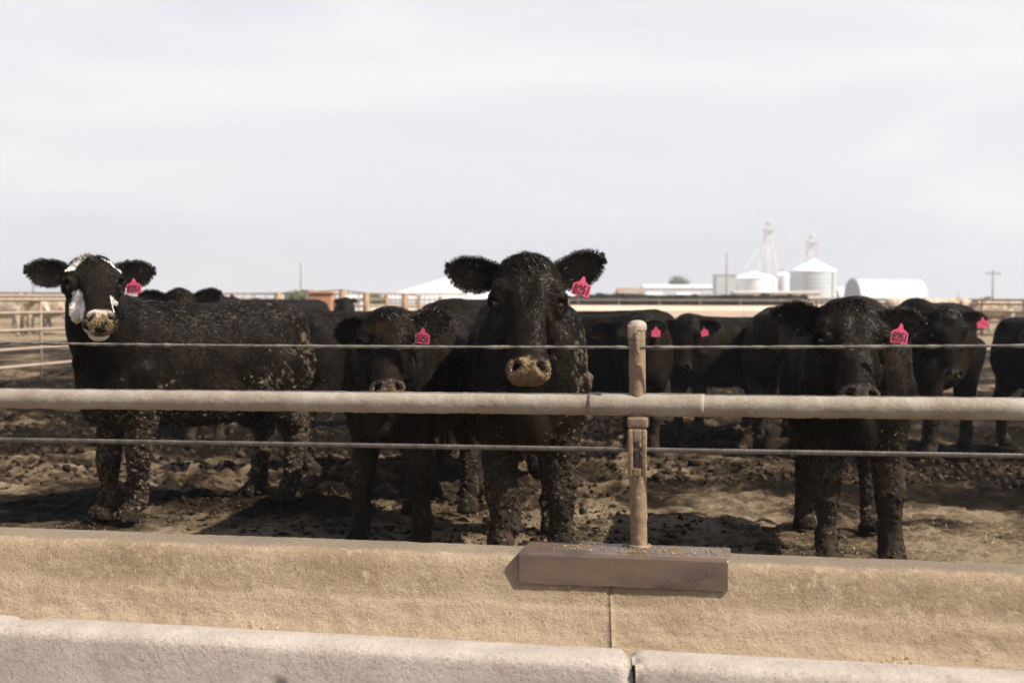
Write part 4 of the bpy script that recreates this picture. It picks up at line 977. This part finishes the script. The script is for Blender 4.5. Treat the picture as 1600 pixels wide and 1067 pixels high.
# ------------------------------------------------------------------ grain elevator and other buildings on the horizon
def bin_(name, label, px0, px1, pe, pa, Y, mat, roof, ribs=0):
    cx_ = P((px0+px1)/2, 466, Y).x; r_ = (px1-px0)/2*Y/FPX; ze = CAM_H+(466-pe)*Y/FPX; za_ = CAM_H+(466-pa)*Y/FPX
    root = empty(name, (cx_, Y, 0)); tag(root, label, 'grain bin')
    V = []; F = []; n = 96; nz = int(ze/.45)
    for i in range(nz+1):
        for k in range(n):
            a_ = 2*math.pi*k/n; rr_ = r_*(1+.004*math.cos(i*math.pi)); V.append((rr_*math.cos(a_), rr_*math.sin(a_), ze*i/nz))
    for i in range(nz):
        for k in range(n): F.append([i*n+k, i*n+(k+1) % n, (i+1)*n+(k+1) % n, (i+1)*n+k])
    link('wall', np_mesh('wall', V, F, mat, False), root)
    V = []; F = []
    for (rf, zf) in ((1.03, 0), (1.0, .06), (.55, .52), (.12, .93), (.10, 1.0), (.0, 1.02)):
        for k in range(n):
            a_ = 2*math.pi*k/n; rb = 1+(.006 if k % 4 == 0 else 0); V.append((r_*rf*rb*math.cos(a_), r_*rf*rb*math.sin(a_), ze+(za_-ze)*zf+.03*(k % 4 == 0)))
    for i in range(5):
        for k in range(n): F.append([i*n+k, i*n+(k+1) % n, (i+1)*n+(k+1) % n, (i+1)*n+k])
    link('roof', np_mesh('roof', V, F, roof, False), root)
    mb = MB(); mb.tube([(r_*.72, -r_*.72, 0), (r_*.72, -r_*.72, ze)], .05, 6); mb.tube([(r_*.66, -r_*.78, 0), (r_*.66, -r_*.78, ze)], .05, 6)
    for i in range(int(ze/.5)): mb.tube([(r_*.72, -r_*.72, .4+i*.5), (r_*.66, -r_*.78, .4+i*.5)], .03, 5)
    mb.build('ladder', M['dark_grey'], root); return root
D0 = 300
bin_('grain_bin', 'squat white round grain bin left of the lattice tower', 1144, 1214, 434, 424, D0, M['white_metal'], M['white_metal'])
bin_('grain_bin', 'large grey corrugated grain bin with white conical roof', 1235, 1306, 423, 405, D0+4, M['grey_metal'], M['white_metal'])
bin_('grain_bin', 'small white bin tucked between the tower and the large grey bin', 1210, 1236, 430, 420, D0+16, M['white_metal'], M['white_metal'])
def bld(name, label, cat, px0, px1, pt, Y, depth, mat, roofmat=None, rise=0, doors=0):
    a_ = P(px0, 466, Y).x; b2 = P(px1, 466, Y).x; h_ = CAM_H+(466-pt)*Y/FPX; w_ = b2-a_
    root = empty(name, ((a_+b2)/2, Y+depth/2, 0)); tag(root, label, cat)
    mb = MB(); mb.box((0, 0, h_/2), (w_, depth, h_)); mb.build('wall', mat, root)
    if rise:
        V = [(-w_/2-.2, -depth/2-.3, h_+.01), (w_/2+.2, -depth/2-.3, h_+.01), (w_/2+.2, depth/2+.3, h_+.01), (-w_/2-.2, depth/2+.3, h_+.01), (-w_/2-.2, 0, h_+rise), (w_/2+.2, 0, h_+rise)]
        link('roof', np_mesh('roof', V, [[0, 1, 5, 4], [2, 3, 4, 5], [1, 2, 5], [3, 0, 4], [3, 2, 1, 0]], roofmat, False), root)
    else:
        mb = MB(); mb.box((0, 0, h_+.09), (w_+.3, depth+.3, .16)); mb.build('roof', roofmat or mat, root)
    for i in range(doors):
        mb = MB(); x = -w_/2+w_*(i+.5)/doors; mb.box((x, -depth/2-.03, 1.3), (min(2.4, w_/doors*.5), .05, 2.5)); mb.build('door', M['grey_metal'], root)
    return root
bld('feed_mill_building', 'tall grey box-shaped mill building beside the squat white bin', 'building', 1120, 1150, 429, D0-6, 6, M['grey_metal'], doors=1)
bld('warehouse', 'low tan warehouse in front of the grain bins', 'building', 1150, 1282, 456, D0-20, 8, M['pale_tan'], M['pale_tan'], .25, 0)
bld('shed', 'long low white shed left of the mill building', 'building', 1008, 1122, 449, D0+10, 10, M['white_metal'], M['white_metal'], .7, 3)
bld('shed', 'small tan shed in front of the long white shed', 'building', 1012, 1080, 460, D0-40, 6, M['tan'], M['white_metal'], .3, 1)
bld('barn', 'low tan barn with brown roof right of the central cow\'s tagged ear', 'building', 968, 1004, 458, D0-30, 10, M['tan'], M['wood'], 1.1, 1)
bld('trailer', 'white trailer parked below the tan barn', 'trailer', 972, 998, 462, D0-70, 3, M['white_metal'], M['white_metal'])
bld('white_building', 'white low building glimpsed left of the central cow under the pale roof', 'building', 538, 566, 466, 120, 6, M['white_metal'], M['white_metal'], .4)
# broad white cone roof
def cone_roof(px0, px1, pt, Y):
    r_ = (px1-px0)/2*Y/FPX; root = empty('storage_dome', (P((px0+px1)/2, 466, Y).x, Y, 0)); tag(root, 'broad low white storage dome behind the central cow\'s head', 'storage dome')
    za_ = CAM_H+(466-pt)*Y/FPX; V = []; F = []; n = 64
    for rf, zf in ((1, 0), (.995, .06), (.85, .22), (.6, .50), (.3, .82), (.12, .96), (.02, 1)):
        for k in range(n): V.append((r_*rf*math.cos(2*math.pi*k/n), r_*rf*math.sin(2*math.pi*k/n), za_*zf))
    for i in range(6):
        for k in range(n): F.append([i*n+k, i*n+(k+1) % n, (i+1)*n+(k+1) % n, (i+1)*n+k])
    link('roof', np_mesh('roof', V, F, M['white_metal'], False), root)
    mb = MB(); mb.cyl((0, 0, za_*.99), r_*.03, za_*.05, 16); mb.build('vent', M['grey_metal'], root)
cone_roof(575, 930, 424, 340)
# arched quonset hut
Y = 290; w_ = 17*Y/FPX; xa = P(1331, 466, Y).x; h_ = CAM_H+(466-434)*Y/FPX; Lq = P(1440, 466, Y).x-xa
def quonset(label, xa, Y, w_, h_, Lq, ang):
    root = empty('quonset_hut', (xa, Y, 0), ang); tag(root, label, 'building')
    V = []; F = []; n = 20; m_ = 56
    for i in range(m_+1):
        rb = 1+.05*(i % 2)
        for k in range(n+1):
            a_ = math.pi*k/n; V.append((Lq*i/m_, w_*math.cos(a_)*rb, h_*rb*math.sin(a_)**.75))
    for i in range(m_):
        for k in range(n): F.append([i*(n+1)+k, i*(n+1)+k+1, (i+1)*(n+1)+k+1, (i+1)*(n+1)+k])
    link('roof', np_mesh('roof', V, F, M['white_metal'], False), root)
    for xe in (.05, Lq-.05):  # end walls in a darker grey: their shade is put into the colour
        V = [(xe, w_*.99*math.cos(math.pi*k/n), h_*.99*math.sin(math.pi*k/n)**.75) for k in range(n+1)]
        V += [(xe+.08, v[1], v[2]) for v in V]; k1 = n+1
        F = [list(range(k1)), list(range(2*k1-1, k1-1, -1))]+[[j, j+k1, j+1+k1, j+1] for j in range(n)]; link('end_wall', np_mesh('end_wall', V, F, M['dark_grey'], False), root)
    return root
quonset('long white ribbed quonset hut with a dark arched end, right of the grain bins', xa, Y, 4.6, h_, Lq, R(8))
quonset('smaller quonset hut whose dark arched end shows left of the long one', P(1303, 466, Y+25).x, Y+25, 3.2, CAM_H+(466-447)*(Y+25)/FPX, 12, R(8))
# elevator towers
def tower(label, pxc, half, pb, pt, Y, legs_to=None, head=True):
    x = P(pxc, 466, Y).x; zb = CAM_H+(466-pb)*Y/FPX; zt = CAM_H+(466-pt)*Y/FPX; w_ = half*Y/FPX
    root = empty('elevator_tower', (x, Y, 0)); tag(root, label, 'tower')
    mb = MB(); n = int(zt/2.6)
    for sx_ in (-1, 1):
        for sy_ in (-1, 1): mb.tube([(sx_*w_, sy_*w_, 0), (sx_*w_, sy_*w_, zt)], .07, 5)
    for i in range(n):
        z0, z1 = zt*i/n, zt*(i+1)/n
        for (p, q_) in (((-1, -1), (1, -1)), ((1, -1), (1, 1)), ((1, 1), (-1, 1)), ((-1, 1), (-1, -1))):
            mb.tube([(p[0]*w_, p[1]*w_, z0), (q_[0]*w_, q_[1]*w_, z1)], .03, 4); mb.tube([(p[0]*w_, p[1]*w_, z1), (q_[0]*w_, q_[1]*w_, z1)], .03, 4)
    mb.build('lattice', M['lattice'], root)
    mb = MB(); mb.tube([(-.2, 0, 0), (-.2, 0, zt+.3)], .09, 8); mb.tube([(.25, 0, 0), (.25, 0, zt+.3)], .09, 8); mb.build('elevator_leg', M['white_metal'], root)
    mb = MB(); mb.box((0, 0, zt+.5), (1.1, .7, .9), bev=.15); mb.box((0, 0, zt-.9), (w_*3, w_*3, .1)); mb.box((0, -w_*1.5, zt-.4), (w_*3, .05, .08)); mb.build('head', M['grey_metal'], root)
    if legs_to:
        for (px, py) in legs_to:
            q_ = P(px, py, Y); mb = MB(); mb.tube([(0, 0, zt*.93), (q_.x-x, -.5, q_.z)], .09, 8); mb.build('chute', M['white_metal'], root)
tower('tall pale lattice elevator tower with slanting white chutes', 1201, 6, 466, 352, D0+8, [(1180, 432), (1218, 440), (1160, 424)])
tower('shorter lattice elevator tower rising behind the large grey bin', 1268, 6.5, 466, 372, D0+14, [(1246, 414)])
def pole_(px, pt, Y, r_, label, arm=False):
    x = P(px, 466, Y).x; zt = CAM_H+(466-pt)*Y/FPX; root = empty('utility_pole', (x, Y, 0)); tag(root, label, 'pole')
    mb = MB(); mb.tube([(0, 0, -.2), (0, 0, zt)], [r_, r_*.7], 8); mb.build('shaft', M['pole'], root, True)
    if arm:
        mb = MB(); mb.box((0, -.1, zt-.5), (2.2, .12, .14)); mb.build('crossarm', M['pole'], root)
        for sx_ in (-1, -.5, .5, 1):
            mb = MB(); mb.tube([(sx_, -.1, zt-.43), (sx_, -.1, zt-.25)], [.06, .03], 6); mb.build('insulator', M['grey_metal'], root)
pole_(52, 414, 150, .09, 'thin dark pole rising above the pale cattle at far left')
pole_(470, 411, 170, .10, 'thin grey pole above the white-faced cow\'s rump')
pole_(1135, 393, 280, .16, 'tall dark pole in front of the grey mill building')
pole_(1551, 420, 200, .13, 'utility pole with crossarm on the horizon at far right', True)
pole_(1497, 452, 420, .14, 'tiny distant pole between the quonset hut and the crossarm pole')

def leafy(name, label, px, pt, pb, Y, w_px, mat, n=2600, trunk=True, seed=1):
    x = P(px, 466, Y).x; zt = CAM_H+(466-pt)*Y/FPX; zb = CAM_H+(466-pb)*Y/FPX; w_ = w_px/2*Y/FPX
    root = empty(name, (x, Y, 0)); tag(root, label, 'tree' if trunk else 'bush'); rr_ = np.random.default_rng(seed)
    if trunk:
        mb = MB(); mb.tube([(0, 0, -.2), (.1, 0, zb*.6), (.05, 0, (zb+zt)/2)], [.35, .25, .12], 8)
        for k in range(6):
            a_ = k*1.05; mb.tube([(.1, 0, zb*.7), (w_*.5*math.cos(a_), w_*.5*math.sin(a_), zb+.35*(zt-zb)), (w_*.8*math.cos(a_), w_*.8*math.sin(a_), zb+.6*(zt-zb))], [.14, .09, .04], 6)
        mb.build('trunk', M['pole'], root, True)
    cen = rr_.standard_normal((14, 3))*.42; cen[:, 2] = abs(cen[:, 2])*.8
    c = cen[rr_.integers(0, 14, n)]+.22*rr_.standard_normal((n, 3)); c[:, 2] = c[:, 2].clip(0, 1.0)
    c = c/np.maximum(1, np.linalg.norm(c[:, :2], axis=1))[:, None]
    pc = c*np.array([w_, w_, (zt-zb)])+np.array([0, 0, zb]); lf = .16 if trunk else .07
    d1 = unit(rr_.standard_normal((n, 3)))*lf; d2 = unit(rr_.standard_normal((n, 3)))*lf*.7
    V = np.stack([pc-d1, pc+d2, pc+d1, pc-d2], 1).reshape(-1, 3)
    link('crown', np_mesh('crown', V, np.arange(4*n).reshape(-1, 4), mat, False), root)
leafy('tree', 'lone small green tree standing above the long white shed', 1064, 431, 447, 330, 38, M['green'], seed=2)
leafy('bush', 'olive bush behind the orange feed box', 478, 455, 470, 60, 62, M['brush'], 5000, False, 3)
leafy('bush', 'dry olive brush between two wooden posts', 585, 462, 474, 65, 40, M['brush'], 3000, False, 4)
# far low field line
V = []; F = []
xs_ = np.linspace(-900, 900, 400); zt = .6+1.0*(fbm(np.stack([xs_*.02, xs_*0, xs_*0], 1), 3, 5)+.3).clip(0)+.5*_h(np.arange(400), np.arange(400)*0, np.arange(400)*0)
for x, z in zip(xs_, zt): V += [(x, 900, -1), (x, 905, z), (x, 912, z*.9), (x, 918, -1)]
for i in range(399):
    for j in range(3): F.append([i*4+j, (i+1)*4+j, (i+1)*4+j+1, i*4+j+1])
tag(link('far_treeline', np_mesh('far_treeline', V, F, M['brush'], True)), 'thin hazy line of far brush along the horizon', 'brush', kind='stuff')

# ------------------------------------------------------------------ air
bm = bmesh.new(); bmesh.ops.create_cube(bm, size=1)
for v in bm.verts: v.co = Vector((v.co.x*1900, v.co.y*1000+470, (v.co.z+.5)*32-1.6))
me = bpy.data.meshes.new('haze'); bm.to_mesh(me); bm.free()
m = bpy.data.materials.new('haze'); m.use_nodes = True; t = m.node_tree; t.nodes.clear()
o_ = t.nodes.new('ShaderNodeOutputMaterial'); pv = t.nodes.new('ShaderNodeVolumePrincipled'); pv.inputs['Color'].default_value = (.96, .96, 1, 1); pv.inputs['Density'].default_value = .0008; pv.inputs['Anisotropy'].default_value = .2
t.links.new(pv.outputs[0], o_.inputs['Volume']); me.materials.append(m)
tag(link('haze', me), 'thin pale haze filling the air over the feedlot', 'haze', kind='stuff')
